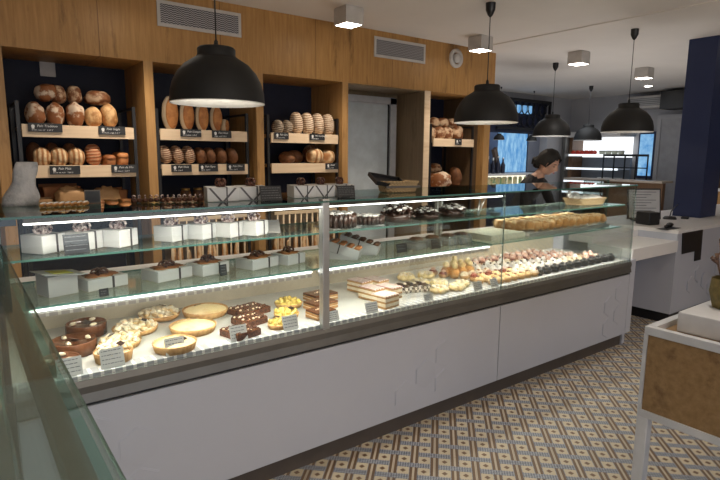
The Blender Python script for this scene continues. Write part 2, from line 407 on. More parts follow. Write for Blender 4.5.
# ceiling spots
def spot(x, y, z, label, power, warm=(1, .85, .68)):
    g = thing('ceiling_spot', label, 'ceiling light', (x, y, z), 0, 'square ceiling spots')
    s = .092
    B().box(-s, s, -s, s, -.140, -.006, bev=.003).box(-s + .005, s - .005, -s + .005, s - .005, -.006, 0).obj('spot_housing', 'spotbody', g)
    B().box(-s + .012, s - .012, -s + .012, s - .012, -.143, -.1405).obj('spot_lens', 'ledw', g)
    l = bpy.data.lights.new('spot_lamp', 'SPOT'); l.energy = power; l.color = warm; l.spot_size = 1.9; l.spot_blend = .9; l.shadow_soft_size = .05
    lo = bpy.data.objects.new('spot_lamp', l); COL.objects.link(lo); lo.parent = g; lo.location = (0, 0, -.155)
spot(-.65, 1.92, CZ, 'square white ceiling spot nearest the side wall', 90)
spot(1.10, 1.92, CZ, 'square white ceiling spot in front of the first bread bay', 120)
spot(2.845, 1.92, CZ, 'square white ceiling spot in front of the first two wall grilles', 95)
spot(4.60, 1.97, CZ, 'square white ceiling spot beside the round air valve', 75)
spot(6.10, 1.75, CZ - .012, 'small white ceiling box spot above the worker, past the wooden soffit', 28, (1, .95, .9))
spot(7.86, 1.83, CZ - .012, 'small white ceiling box spot farthest along the ceiling', 28, (1, .95, .9))
g = tag(B().lathe([(0, -.004), (.05, -.005), (.062, -.001), (.062, .02)], 24).obj('recessed_downlight', 'ledw', loc=(9.9, 2.75, CZ - .012)), 'tiny round recessed downlight in the far ceiling', 'ceiling light')

# pendant lamps
def make_pendant():
    g = thing('pendant_lamp', 'x', 'pendant lamp', (0, 0, 0))
    R, H = .235, .235
    out = [(R * 1.0, 0), (R * .985, .05), (R * .93, .10), (R * .83, .145), (R * .68, .185), (R * .50, .212), (.098, .225)]
    inn = [(r - .004, z - .003) for r, z in out]
    B().lathe(out + [(.098, .228)], 48).obj('dome_shade', 'blackm', g)
    B().lathe([(R * .995, -.004)] + [(R * 1.0, 0)] + inn[0:] , 48).obj('shade_lining', 'dome_in', g)
    B().lathe([(.094, .215), (.094, .262), (.086, .270), (.012, .272), (.010, .30), (.004, .31)], 32).obj('lamp_cap', 'blackm', g)
    B().lathe([(0, .05), (.03, .06), (.042, .09), (.03, .125), (.02, .15), (.02, .2)], 20).obj('bulb', emis('frosted_bulb', (1, .95, .88), 1.2), g)
    return g
PK = make_pendant()
def pendant(kit, x, y, zr, zc, label, s=1.):
    p = kit.put((x, y, zr), 0, label, 'black dome pendant lamps', s)
    B().tube([(0, 0, .30), (0, 0, (zc - zr) / s - .03)], .0035, 6).obj('lamp_cord', 'black', p)
    B().lathe([(.004, (zc - zr) / s - .10), (.018, (zc - zr) / s - .085), (.034, (zc - zr) / s - .05), (.036, (zc - zr) / s)], 20).obj('ceiling_cup', 'black', p)
    return p
K = Kit(PK)
# (the first call would give its cord to the source, so copies are made first)
src = PK
def cp(x, y, zr, zc, label, s=1.):
    p = dup(src, (x, y, zr), 0, label, 'black dome pendant lamps', s)
    B().tube([(0, 0, .30), (0, 0, (zc - zr) / s - .03)], .0035, 6).obj('lamp_cord', 'black', p)
    B().lathe([(.004, (zc - zr) / s - .10), (.018, (zc - zr) / s - .085), (.034, (zc - zr) / s - .05), (.036, (zc - zr) / s)], 20).obj('ceiling_cup', 'black', p)
cp(3.67, 1.06, 1.785, CZ, 'black dome pendant lamp over the case in front of the lit window', 1.14)
cp(6.56, 2.37, 1.78, CZ - .012, 'small looking black dome pendant lamp hanging behind the worker', 1.05)
cp(5.45, .76, 1.755, CZ - .012, 'black dome pendant lamp over the cash counter near the blue pillar', 1.03)
cp(9.12, 3.36, 1.80, CZ - .012, 'grey black dome pendant lamp before the lit fridge')
cp(9.0, 4.45, 1.80, CZ - .012, 'little dark dome pendant lamp before the blue window, beside the wall edge', .42)
cp(8.03, 4.45, 1.80, CZ - .012, 'little dark dome pendant lamp before the blue window, above the bottles', .42)
pendant(K, 1.262, 1.00, 1.792, CZ, 'large black dome pendant lamp over the corner of the display case', 1.14)

# ------------------------------------------------------------------ bread racks
def rack(x0, x1, shelves, label, skew=0.):
    g = thing('bread_rack', label, 'shelving rack', ((x0 + x1) / 2, 2.70, 0), 0, 'black steel bread racks in the wall bays')
    w = (x1 - x0) / 2
    for sx in (-1, 1):
        for yy in (-.21, .24):
            B().box(sx * (w + .025) - .012, sx * (w + .025) + .012, yy - .012, yy + .012, 0, 1.86).obj('rack_post', 'black', g)
        B().box(sx * (w + .025) - .008, sx * (w + .025) + .008, -.22, .23, 1.84, 1.858).obj('side_rail', 'black', g)
    for z in shelves:
        B().box(-w - .01, w + .01, -.25, -.228, z - .09, z, bev=.002).obj('shelf_front', 'maple', g)
        B().box(-w - .01, w + .01, -.228, .225, z - .035, z - .012).obj('shelf_board', 'maple', g)
    return g
rack(.42, 1.15, (1.70, 1.41), 'black steel bread rack in the first bay beside the silver bag')
rack(1.375, 2.11, (1.70, 1.415), 'black steel bread rack in the bay partly hidden by the large pendant')
rack(2.37, 3.09, (1.70, 1.42), 'black steel bread rack in the bay next to the frosted door')
rack(4.43, 5.09, (1.70, 1.13), 'black steel bread rack in the bay between door and worker')
tag(B().box(-.055, .055, -.01, 0, -.06, .06, bev=.004).obj('wall_switch', 'spotbody', loc=(.67, 2.995, 2.16)), 'small grey wall socket on the navy wall above the first bread rack', 'switch')

def bread(name, fn, mats, label, cat='bread'):
    b = B(); fn(b); o = b.obj(name, mats); tag(o, label, cat); return Kit(o)
def upright(rx, ry, rz, nz=.10, seed=0, sq=.92):
    return lambda b: b.blob((0, 0, rz * .96), (rx, ry, rz), nz=nz, ns=5, seg=22, rings=16, sq=sq, seed=seed, flat=.96)
k_c = [bread('country_loaf', upright(.070, .10, .088, .16, 1), 'flour', 'c'), bread('country_loaf', upright(.066, .10, .098, .16, 5), 'flour', 'c')]
k_r = bread('round_golden_loaf', upright(.068, .08, .082, .06, 2), 'pale', 'c')
k_cr = bread('brown_crusted_loaf', upright(.066, .09, .072, .14, 3), 'flour2', 'c')
k_sv = bread('scored_loaf', upright(.060, .085, .072, .04, 4), 'strV', 'c')
k_sh = bread('ribbed_loaf', lambda b: b.blob((0, 0, .08), (.056, .075, .082), sq=.75, seg=22, rings=16, nz=.03, flat=.97), 'strH', 'c')
k_tin = bread('tin_loaf', lambda b: b.blob((0, 0, .045), (.052, .10, .048), sq=.55, seg=20, rings=12, nz=.05, flat=.95).blob((0, 0, .078), (.056, .104, .030), sq=.7, seg=20, rings=10, nz=.1), 'tin', 'c')
k_rye = bread('rye_loaf', upright(.052, .09, .075, .06, 6), 'rye', 'c')
k_spk = bread('flour_spiked_loaf', upright(.054, .085, .078, .04, 7), 'spike', 'c')
k_sd = bread('flour_striped_loaf', lambda b: b.blob((0, 0, .102), (.055, .075, .104), sq=.8, seg=22, rings=16, nz=.04, flat=.97), 'strD', 'c')
k_sg = bread('grey_striped_loaf', upright(.044, .07, .068, .1, 8), 'strG', 'c')
def cutloaf(b):
    R = Matrix.Rotation(.0, 4, 'X')
    b.blob((0, .02, .13), (.062, .055, .133), mi=0, seg=24, rings=18, nz=.04, flat=.97)
    b.blob((0, -.022, .132), (.050, .022, .115), mi=1, seg=24, rings=14, nz=.03)
k_cut = bread('open_loaf', cutloaf, ['rim', 'orange'], 'c')
k_big = bread('crusty_loaf', upright(.15, .13, .098, .22, 9), 'flour', 'c')
k_pot = bread('mottled_loaf', upright(.064, .08, .078, .16, 10), 'flour2', 'c')

def P(k, x, y, z, label, rz=0., s=1., rot=None, group='loaves on the bread racks'):
    return k.put((x, y, z), rz, label, group, s, rot)
y0 = 2.56
P(k_c[0], .51, y0, 1.69, 'floury brown country loaf above the first chalk sign, nearest the rack post', .1, (.88, 1, 1))
P(k_c[1], .64, y0, 1.69, 'floury country loaf with an s-shaped crack, second on the top shelf', -.1, (.90, .94, .94))
P(k_c[1], .77, y0, 1.69, 'tall floury country loaf with a wavy crust, third on the top shelf', .1, (.90, 1, 1))
P(k_r, .895, y0, 1.69, 'round golden loaf on the top shelf next to the leaning oval one', .1, (.86, 1, 1))
P(k_r, 1.02, y0, 1.70, 'oval golden loaf leaning at the end of the first top shelf', 0, (.86, 1, 1.12), (0, -.14, .1))
P(k_c[0], .525, y0 + .05, 1.915, 'floury loaf lying tilted on top, topmost nearest the wall socket', 0, .9, (.1, 1.25, .1))
P(k_cr, .675, y0 + .05, 1.862, 'brown loaf standing in the second tier behind two floury loaves', .1, (.8, .8, .95))
P(k_cr, .785, y0 + .06, 1.868, 'dark floury loaf in the second tier above the wavy loaf', .2, (.76, .8, .95))
P(k_cr, .94, y0 + .02, 1.865, 'wide brown oval loaf lying over the two golden loaves', 0, (1.35, .9, .78))
P(k_cr, .96, y0 + .17, 1.88, 'dark brown loaf at the back, just above the wide oval loaf', .9, (1.2, 1, .6))
z2 = 1.40
for i, x in enumerate((.53, .64, .755)):
    P(k_sv, x, y0 - .02, z2, ORD[i] + ' pale loaf with vertical scores on the lower shelf, from the silver bag', (-.15, .1, 0)[i])
P(k_sh, .885, y0, z2 + .008, 'tall ribbed reddish loaf beside the three scored loaves', -.1, None, (0, -.1, -.1))
P(k_tin, .98, y0 - .0, z2 + .003, 'small tin loaf between the ribbed loaf and the darker tin loaf', .1, (.8, 1, .8))
P(k_tin, 1.078, y0 + .02, z2 + .003, 'darker tin loaf at the end of the lower shelf of the first rack', .1, (.85, 1, 1))
for i, x in enumerate((.50, .62, .74)):
    P(k_rye, x, y0 + .17, z2 + .0, ORD[i] + ' dark loaf in the shade behind the pale scored loaves, from the silver bag', .2 * i, (1, .7, 1.2))
for i, (x, s) in enumerate(((1.49, 1.08), (1.63, .98), (1.76, .93), (1.885, .88))):
    P(k_cut, x, y0, 1.69, ORD[i] + ' upright loaf with orange face and floury rim, from the oak post', .1, s)
P(k_cut, 1.975, y0 + .02, 1.69, 'small narrow slice of loaf at the end of the orange faced loaves', .7, (.5, .7, .45))
for i, x in enumerate((1.44, 1.54, 1.64)):
    P(k_spk, x, y0, z2 + .020, ORD[i] + ' brown loaf with floury spikes, from the oak post', 0, (.84, 1, 1), (0, -.25, .1))
for i, x in enumerate((1.74, 1.825, 1.925, 2.03)):
    P(k_rye, x, y0, z2 + .021, ORD[i] + ' plain dark rye loaf after the spiked loaves', 0, (.84, .95, .95), (0, -.28, .1))
for i, x in enumerate((2.485, 2.585)):
    P(k_sg, x, y0, 1.69, ('small grey striped loaf above the chalk sign of the third rack', 'small grey striped loaf touching the tall flour striped loaves')[i], .2)
for i, x in enumerate((2.70, 2.82, 2.94, 3.06)):
    P(k_sd, x, y0, 1.70, ORD[i] + ' tall flour striped loaf counted from the small grey loaves', 0, (.93, 1, 1), (0, -.12, .0))
P(k_rye, 2.60, y0 + .04, z2 + .012, 'dark loaf lying in the shade beside the pale round loaf', .3, (1.3, 1, .8))
P(k_rye, 2.745, y0 + .15, z2 + .012, 'dark loaf half hidden behind the pale round loaf', .9, (1.2, 1, .9))
P(k_sv, 2.875, y0 - .03, z2 + .012, 'round pale scored loaf in the middle of the third rack', .1, (1.3, 1.1, 1.1))
P(k_sv, 3.022, y0 - .02, z2 + .012, 'round pale loaf above the lowest chalk sign near the door', .9, (1.15, 1, 1.0))
P(k_cr, 2.98, y0 + .20, z2 + .012, 'brown loaf behind the two pale round loaves', .9, (1.2, 1, 1.35))
for i, (x, s) in enumerate(((4.50, .95), (4.64, 1.0), (4.78, .98), (4.95, 1.15))):
    P(k_pot, x, y0 + .03, 1.69, ORD[i] + ' mottled floury loaf on the rack beside the worker, from the door', .7 * i, s, None, 'loaves on the rack beside the worker')
for i, x in enumerate((4.62, 4.77, 4.92)):
    P(k_pot, x, y0 + .10, 1.83, ORD[i] + ' mottled loaf in the upper tier beside the worker, from the door', 1.3 * i, (1, 1, .8), None, 'loaves on the rack beside the worker')
P(k_big, 4.68, y0 + .04, 1.12, 'big light crusty loaf on the lower shelf beside the worker')
P(k_pot, 4.72, y0 + .16, 1.29, 'brown loaf on top behind the big crusty loaf', .4, (1.2, 1, .8), None, 'loaves on the rack beside the worker')
P(k_rye, 5.0, y0 + .06, 1.145, 'dark oval loaf leaning beside the big crusty loaf', 0, (1.35, 1, 1.55), (0, -.25, 0))

# chalk signs on the shelf fronts
def sign(x, z, w, lines, label, h=.062):
    g = thing('chalk_sign', label, 'price sign', (x, 2.444, z), 0, 'chalk signs on the bread shelves')
    B().box(-w / 2, w / 2, -.006, 0, -h / 2, h / 2, bev=.0015).obj('sign_board', 'sign', g)
    t = B(); t.lathe([(0, 0), (.011, 0)], 16, mat=Matrix.Translation((-w / 2 + .03, -.0065, .008)) @ RY); t.box(-w / 2 + .022, -w / 2 + .038, -.0075, -.0065, -.010, .002)
    t.obj('chef_hat_emblem', 'chalk', g)
    R4 = Matrix.Rotation(PI / 2, 4, 'X')
    text('lettering', lines[0], .0225, 'chalk', g, Matrix.Translation((-w / 2 + .055, -.0066, .004)) @ R4)
    text('lettering', lines[1], .0145, 'chalk', g, Matrix.Translation((-w / 2 + .02, -.0066, -.022)) @ R4)
sign(.555, 1.678, .215, ('Pain Tradition', 'farine, eau, sel   2,40 €'), 'black chalk sign reading Pain Tradition under the floury country loaves')
sign(1.00, 1.672, .19, ('Pain Seigle', 'farine de seigle 3,10 €'), 'black chalk sign under the golden oval loaves')
sign(.66, 1.375, .20, ('Pain Maïs', 'farine de maïs   2,80 €'), 'black chalk sign under the pale scored loaves')
sign(1.07, 1.382, .185, ('Pain de Mie', 'lait, beurre  3,20 €'), 'black chalk sign under the tin loaves')
sign(1.61, 1.672, .175, ('Pain Complet', 'blé complet  2,90 €'), 'black chalk sign under the second orange faced loaf')
sign(1.88, 1.670, .175, ('Pain Noir', 'seigle, malt 3,30 €'), 'black chalk sign under the last orange faced loaves')
sign(1.52, 1.382, .17, ('Pain Noix', 'noix  3,40 €'), 'black chalk sign under the flour spiked loaves')
sign(1.75, 1.384, .17, ('Pain Figue', 'figues  3,60 €'), 'black chalk sign below the first plain rye loaf')
sign(2.00, 1.386, .17, ('Pain Olive', 'olives  3,60 €'), 'black chalk sign below the last plain rye loaf')
sign(2.46, 1.672, .15, ('Pain Gris', 'sarrasin 3,10 €'), 'black chalk sign under the small grey striped loaves')
sign(2.85, 1.672, .17, ('Pain Campagne', 'levain 3,00 €'), 'black chalk sign under the flour striped loaves')
sign(3.02, 1.392, .15, ('Boule', 'levain 2,60 €'), 'black chalk sign at the shelf end next to the frosted door')
sign(4.82, 1.668, .11, ('Pain', '3,20 €'), 'square black chalk sign on the shelf beside the worker', .075)

# kraft baskets on the lowest level, baguette crates with dowels
def crate(x, y, z, w, h, d, mat, label, name='paper_bread_basket'):
    g = thing(name, label, 'basket', (x, y, z))
    b = B(); b.prism([(-w * .42, 0), (w * .42, 0), (w / 2, h), (-w / 2, h)], -d / 2, -d / 2 + .008, 'y'); b.prism([(-w * .42, 0), (w * .42, 0), (w / 2, h * 1.1), (-w / 2, h * 1.1)], d / 2 - .008, d / 2, 'y')
    b.prism([(-w * .42, 0), (-w / 2, h), (-w / 2 + .008, h), (-w * .42 + .008, 0)], -d / 2, d / 2, 'y'); b.prism([(w * .42, 0), (w / 2, h), (w / 2 - .008, h), (w * .42 - .008, 0)], -d / 2, d / 2, 'y')
    b.box(-w * .42, w * .42, -d / 2, d / 2, 0, .008); b.obj('basket_shell', mat, g); return g
tag(B().box(.425, 1.145, 2.505, 2.90, 1.045, 1.07).obj('storage_shelf', 'black'), 'black shelf board under the first bread rack holding brown paper baskets', 'shelf')
crate(.66, 2.76, 1.07, .27, .17, .2, 'leather', 'tan basket standing behind the folded kraft bag')
crate(.52, 2.57, 1.07, .12, .09, .12, 'kraft', 'small kraft paper basket beside the silver bag')
crate(1.05, 2.79, 1.07, .20, .13, .2, 'leather', 'tan basket half hidden behind the small slate board')
b = B(); b.blob((0, 0, .085), (.10, .07, .09), nz=.35, ns=9, sq=.7, seg=18, rings=12, flat=.93); tag(b.obj('crumpled_kraft_bag', 'kraft', loc=(.70, 2.555, 1.07)), 'crumpled brown kraft bag in front of the tan basket', 'paper bag')
b = B(); b.blob((0, 0, .08), (.10, .08, .085), nz=.3, ns=9, sq=.7, seg=18, rings=12, flat=.93); tag(b.obj('crumpled_kraft_bag', 'kraft', loc=(.96, 2.60, 1.07)), 'rounded brown kraft bag behind the small slate board', 'paper bag')
for (xa, xb, lb) in ((1.385, 2.10, 'wooden baguette crate with tall dowels below the second rack'), (2.38, 3.08, 'wooden baguette crate with tall dowels below the rack next to the door')):
    g = thing('baguette_crate', lb, 'crate', ((xa + xb) / 2, 2.68, 0), 0, 'baguette crates below the racks'); w = (xb - xa) / 2
    B().box(-w, w, -.22, .22, 0, .06).box(-w, w, -.24, -.22, 0, .30).obj('crate_base', 'oakp', g)
    B().box(-w, w, -.24, -.222, .94, .97).box(-w, w, .2, .22, .94, .97).obj('top_rail', 'maple', g)
    for i in range(11):
        x = -w + .03 + i * (2 * w - .06) / 10
        B().tube([(x, -.231, .30), (x, -.231, .94)], .008, 8).obj('dowel', 'maple', g)
    B().box(-w, w, .19, .20, .06, .94).obj('back_panel', 'oakg', g)
kb = bread('baguette', lambda b: b.blob((0, 0, .33), (.03, .03, .33), seg=14, rings=20, nz=.06, sq=.9), 'breads', 'c')
for bx, nm in ((1.40, 'below the second rack'), (2.39, 'below the rack next to the door')):
    for i in range(8):
        kb.put((bx + .05 + i * .085, 2.60 + .03 * (i % 2), .065), i, ORD[i] + ' upright baguette in the crate ' + nm, 'baguettes standing in the crates', (1, 1, 1 + .08 * math.sin(i * 2.3)), (.05 * math.sin(i), .04 * math.cos(i * 1.7), 0))
tag(B().box(1.38, 2.105, 2.505, 2.90, 1.085, 1.105).obj('storage_shelf', 'black'), 'black shelf board under the second bread rack holding dark jars', 'shelf')
jk = None
for i, x in enumerate((1.60, 1.71, 1.82, 1.93)):
    if jk is None:
        g = thing('preserve_jar', 'j', 'jar'); B().lathe([(0, 0), (.04, 0), (.045, .02), (.045, .07), (.034, .085)], 20).obj('jar_body', two('dark_amber_jar', (.12, .05, .015), (.05, .02, .01), 20), g)
        B().lathe([(.036, .085), (.038, .1), (0, .102)], 20).obj('jar_lid', plain('brass_lid', (.4, .25, .08), .35, .8), g); jk = Kit(g)
    jk.put((x, 2.6, 1.105), i, ORD[i] + ' dark amber jar on the board under the second bread rack', 'dark jars')

# ------------------------------------------------------------------ display cases
def pane(b, x0, x1, y0, y1, z0, z1):
    """thin glass sheet, faces glass (0), narrow edges green (1)"""
    bm = bmesh.new(); bmesh.ops.create_cube(bm, size=1)
    d = (x1 - x0, y1 - y0, z1 - z0); ax = d.index(min(d))
    for v in bm.verts: v.co = Vector(((x0 + x1) / 2 + v.co.x * d[0], (y0 + y1) / 2 + v.co.y * d[1], (z0 + z1) / 2 + v.co.z * d[2]))
    bm.normal_update()
    for f in bm.faces: f.material_index = 0 if abs(f.normal[ax]) > .5 else 1
    me = bpy.data.meshes.new('t'); bm.to_mesh(me); bm.free(); b.bm.from_mesh(me); bpy.data.meshes.remove(me); return b
def hexes(par, cs, r, y, name='hexagon_relief'):
    for (x, z) in cs:
        poly = [(x + r * math.cos(PI / 6 + k * PI / 3), z + r * math.sin(PI / 6 + k * PI / 3)) for k in range(6)]
        inner = [(x + (r - .006) * math.cos(PI / 6 + k * PI / 3), z + (r - .006) * math.sin(PI / 6 + k * PI / 3)) for k in range(6)]
        B().prism(poly, y - .0015, y + .003, 'y').prism(inner, y - .004, y + .003, 'y').obj(name, 'white', par)
TD = .58  # depth of the top glass
def led_light(x0, x1, y, z, par, watts, rx=0.):
    l = bpy.data.lights.new('led_light', 'AREA'); l.shape = 'RECTANGLE'; l.size = x1 - x0; l.size_y = .012; l.energy = watts; l.color = (1, .94, .82); l.spread = PI
    o = bpy.data.objects.new('led_light', l); COL.objects.link(o); o.parent = par; o.location = ((x0 + x1) / 2, y, z); o.rotation_euler = (rx, 0, 0); return o
def case(x0, x1, label, post=None, endglass=False, ledtop=True, hx=()):
    g = thing('display_case', label, 'display case', (0, 0, 0), 0, 'white fronted glass display cases')
    B().box(x0 + .003, x1 - .003, 0, .02, .10, .588, bev=.002).obj('front_panel', 'white', g)
    B().box(x0, x1, .02, .90, .10, .60).obj('cabinet_body', 'white', g)
    B().box(x0, x1, .035, .88, 0, .10).obj('plinth', 'plinth', g)
    B().box(x0, x1, .012, .03, .588, .606).obj('shadow_gap', 'black', g)
    B().prism([(-.012, .606), (.05, .606), (.05, .655), (.020, .655), (.020, .690), (-.002, .690), (-.010, .668), (-.004, .640)], x0, x1, 'x').obj('sill_profile', 'steeld', g)
    B().box(x0, x1, .05, .72, .60, .699).obj('display_deck', 'deck', g)
    B().box(x0 + .01, x1 - .01, .022, .050, .655, .702).box(x0 + .01, x1 - .01, .05, .082, .6992, .702).obj('vent_strip', 'vent', g)
    b = B(); b.box(x0, x1, .70, .72, .695, .90).box(x0, x1, .72, .95, .80, .875); b.obj('rear_lining', 'inner', g)
    B().box(x0, x1, .72, .97, .875, .90).obj('rear_worktop', 'white2', g)
    pane(B(), x0 + .002, x1 - .002, .002, .010, .691, 1.285).obj('front_glass', ['glassf', 'edgev'], g)
    pane(B(), x0 + .002, x1 - .002, -.004, TD, 1.285, 1.293).obj('top_glass', ['glasst', 'edge'], g)
    pane(B(), x0 + .01, x1 - .012, .075, .46, 1.128, 1.136).obj('glass_shelf', ['shelfg', 'edge'], g)
    pane(B(), x0 + .01, x1 - .012, .095, .56, .952, .960).obj('glass_shelf', ['shelfg', 'edge'], g)
    for xx in (x0 + .02, x1 - .02):
        B().box(xx - .01, xx + .01, TD - .03, TD - .01, .90, 1.285).obj('rear_upright', 'alu', g)
    for xx, zz, yy in ((x0 + .04, 1.126, .46), (x1 - .04, 1.126, .46), (x0 + .04, .95, .56), (x1 - .04, .95, .56)):
        B().prism([(yy, zz), (yy, zz - .03), (.12, zz - .008), (.12, zz)], xx - .003, xx + .003, 'x').obj('shelf_bracket', 'alu', g)
    B().box(x0, x1, TD - .03, TD - .012, 1.262, 1.284).obj('rear_rail', 'alu', g)
    if post is not None:
        B().box(post - .018, post + .018, -.004, .03, .64, 1.30, bev=.002).obj('glass_post', 'alu', g)
    segs = [(x0 + .02, x1 - .02)] if post is None else [(x0 + .07, post - .02), (post + .02, x1 - .02)]
    for a, c in segs:
        if ledtop:
            B().box(a, c, .012, .034, 1.268, 1.284).obj('led_housing', 'alud', g)
            B().box(a, c, .010, .030, 1.262, 1.268).obj('led_strip', 'led', g)
            led_light(a, c, .04, 1.255, g, 3.2 * (c - a))
            B().box(a, c, .098, .116, .935, .952).obj('led_housing', 'alu', g)
            B().box(a, c, .090, .098, .943, .950).obj('led_strip', 'led', g)
            B().box(a, c, .092, .097, .922, .935).obj('dashed_rail', 'dashes', g)  # thin plain strip with dashes drawn in its colour
            led_light(a, c, .125, .93, g, 3.6 * (c - a), .25)
        else:
            B().box(a + .8, c - .08, TD - .16, TD - .05, 1.270, 1.284).obj('led_housing', 'alu', g)
            B().box(a + .8, c - .08, TD - .15, TD - .06, 1.262, 1.270).obj('led_strip', 'led', g)
            led_light(a + .1, c - .08, TD - .10, 1.25, g, 12, -.15)
            led_light(a, c, .04, 1.25, g, 7)  # no strip here, light added to brighten the inside of this case
            led_light(a, c, .125, .94, g, 7, .25)  # second added light, at a shelf edge without a strip
    if endglass:
        pane(B(), x1 - .010, x1 - .002, .012, TD, .65, 1.285).obj('end_glass', ['glass', 'edgev'], g)
        pane(B(), x1 - .05, x1 - .044, .06, .42, .70, .79).obj('low_glass_guard', ['glass', 'edge'], g)
    hexes(g, hx, .085, 0)
    return g
case(.10, 2.64, 'long white fronted glass case holding cakes, boxes and tarts', post=1.352,
     hx=[(1.864, .215), (2.012, .30), (2.16, .215), (2.16, .386), (.485, .378), (.485, .206), (.337, .463)])
case(2.64, 4.22, 'white fronted glass case holding breads and rows of small cream tarts', endglass=True, ledtop=False,
     hx=[(4.09, .283), (4.09, .46), (3.942, .37), (3.942, .20)])
# end cheek of the case run
tag(B().box(4.222, 4.30, 0.0, .90, .10, .70, bev=.003).box(4.222, 4.298, .60, .97, .70, .90).box(4.24, 4.28, .03, .88, 0, .1).obj('case_end_cheek', 'white'), 'white end cheek closing the glass case next to the cash desk', 'end panel')
# corner post
tag(B().box(.078, .097, .015, .05, .66, 1.284).box(.097, .150, .016, .036, 1.262, 1.283).obj('corner_post', plain('dark_blue_grey_post', (.05, .06, .08), .4, .4)), 'dark corner post where the two glass cases meet', 'post')
# dark round mounting at the start of the led
# near case running towards the camera
g = thing('display_case', 'glass case with green tinted glass running at right angles to the white case', 'display case', (0, 0, 0), 0, 'white fronted glass display cases')
YA, YB = -2.9, -.01
B().box(.045, .065, YA, YB - .01, .10, .588).obj('front_panel', 'white', g)
B().box(-.85, .045, YA, .88, .10, .60).obj('cabinet_body', 'white', g)
B().box(-.83, .03, YA, .86, 0, .10).obj('plinth', 'plinth', g)
B().box(.01, .075, YA, YB, .606, .655).obj('sill_profile', 'steeld', g)
B().box(-.66, .01, YA, YB, .60, .695).obj('display_deck', 'steel', g)
B().box(-.68, -.66, YA, YB, .695, .90).box(-.9, -.68, YA, .9, .86, .90).obj('rear_lining', 'steeld', g)
pane(B(), .060, .068, YA, -.01, .691, 1.285).obj('front_glass', ['glassn', 'edge'], g)
pane(B(), -.52, .072, YA, -.01, 1.285, 1.293).obj('top_glass', ['glassnt', 'edge'], g)
pane(B(), -.40, -.02, YA, -.03, 1.128, 1.136).obj('glass_shelf', ['shelfg', 'edge'], g)
pane(B(), -.48, -.04, YA, -.03, .952, .960).obj('glass_shelf', ['shelfg', 'edge'], g)
B().box(.044, .060, YA, -.02, 1.262, 1.2845).obj('led_housing', 'alud', g)
B().box(-.52, -.50, YA, -.01, 1.262, 1.284).obj('rear_rail', 'alu', g)
B().box(-.045, -.03, YA, -.02, .935, .952).obj('led_housing', 'alu', g)
for yl in (-2.2, -.9):
    l = bpy.data.lights.new('led_light', 'AREA'); l.shape = 'RECTANGLE'; l.size = .012; l.size_y = 1.2; l.energy = 2.6; l.color = (.95, 1, .97)
    lo = bpy.data.objects.new('led_light', l); COL.objects.link(lo); lo.parent = g; lo.location = (.03, yl, 1.255)  # lights added under the rail to brighten the near case inside
B().box(-.50, -.48, -1.2, -1.18, .90, 1.262).obj('rear_upright', 'alu', g)

# ------------------------------------------------------------------ cash counter
g = thing('cash_counter', 'white cash counter with a black stepped cut-out and hexagon relief', 'counter', (0, 0, 0))
B().box(5.08, 8.6, .034, .05, .10, .834).box(5.08, 5.10, .05, .60, .10, .834).obj('front_panel', 'white', g)
B().box(4.30, 5.08, .40, .42, .10, .735).obj('knee_panel', 'white', g)
B().box(5.12, 8.6, .06, .75, 0, .10).obj('plinth', 'black', g)
B().box(4.30, 5.10, .03, .42, .672, .775, bev=.004).obj('low_desk_top', 'white2', g)
B().box(4.30, 5.08, .38, .98, .775, .835).box(5.08, 8.6, .03, .98, .835, .865).obj('counter_top', 'white2', g)
B().box(5.10, 8.6, .60, .95, .10, .835).box(4.30, 5.10, .60, .95, .10, .775).obj('rear_carcass', 'white', g)
st = [(5.17, .84), (5.60, .84), (5.60, .55), (5.45, .55), (5.45, .64), (5.20, .64)]
B().prism([(5.16, .838), (5.585, .838), (5.60, .55), (5.47, .55), (5.46, .645), (5.19, .645)], .024, .0295, 'y').obj('stepped_cutout', 'black', g)
B().box(5.02, 5.30, .10, .20, .8655, .868).obj('cutout_slot', 'black', g)
hexes(g, [(5.45, .325), (5.598, .41), (5.90, .24), (5.752, .325), (6.05, .41)], .085, .03)
struct(B().box(6.36, 6.76, .36, .64, .866, CZ - .012).obj('wall_pillar', 'blue'))

g = thing('menu_screen', 'upright pale menu sheet in a dark frame on the cash counter', 'screen', (5.55, .56, .866), -.62)
TL = Matrix.Rotation(-.16, 4, 'X')
B().box(-.17, .17, -.01, .01, .02, .33, mat=TL, bev=.004).obj('screen_frame', 'black', g)
B().box(-.155, .155, -.013, -.010, .035, .315, mat=TL).obj('menu_sheet', 'screen', g)
b = B()
for i in range(9): b.box(-.12, .12 - .05 * (i % 3), -.0145, -.013, .29 - i * .027, .296 - i * .027, mat=TL)
b.obj('printed_line_pattern', 'ink', g)
B().box(-.10, .10, -.06, .08, 0, .02, bev=.004).obj('screen_foot', 'black', g)
g = thing('receipt_printer', 'black boxy receipt printer beside the menu sheet', 'printer', (5.33, .42, .866), -.3)
B().box(-.07, .07, -.08, .08, 0, .12, bev=.012).obj('printer_body', 'black', g); B().box(-.05, .05, -.03, .0, .118, .124).obj('paper_slot', 'alud', g)
g = thing('barcode_scanner', 'small black scanner lying in front of the receipt printer', 'scanner', (5.30, .20, .866), .2)
B().blob((0, 0, .02), (.05, .03, .02), flat=.9).obj('scanner_head', 'black', g); B().tube([(-.04, 0, .02), (-.09, .0, .018), (-.13, .01, .014)], [.016, .014, .012]).obj('scanner_handle', 'black', g)
g = thing('desk_microphone', 'little black gooseneck device beside the blue pillar', 'microphone', (5.98, .50, .866))
B().lathe([(0, .03), (.05, .028), (.065, .01), (.065, 0)], 20).obj('base', 'black', g)
B().tube([(0, 0, .03), (.02, .0, .08), (.06, -.02, .13), (.09, -.03, .15)], .005).obj('gooseneck', 'black', g)
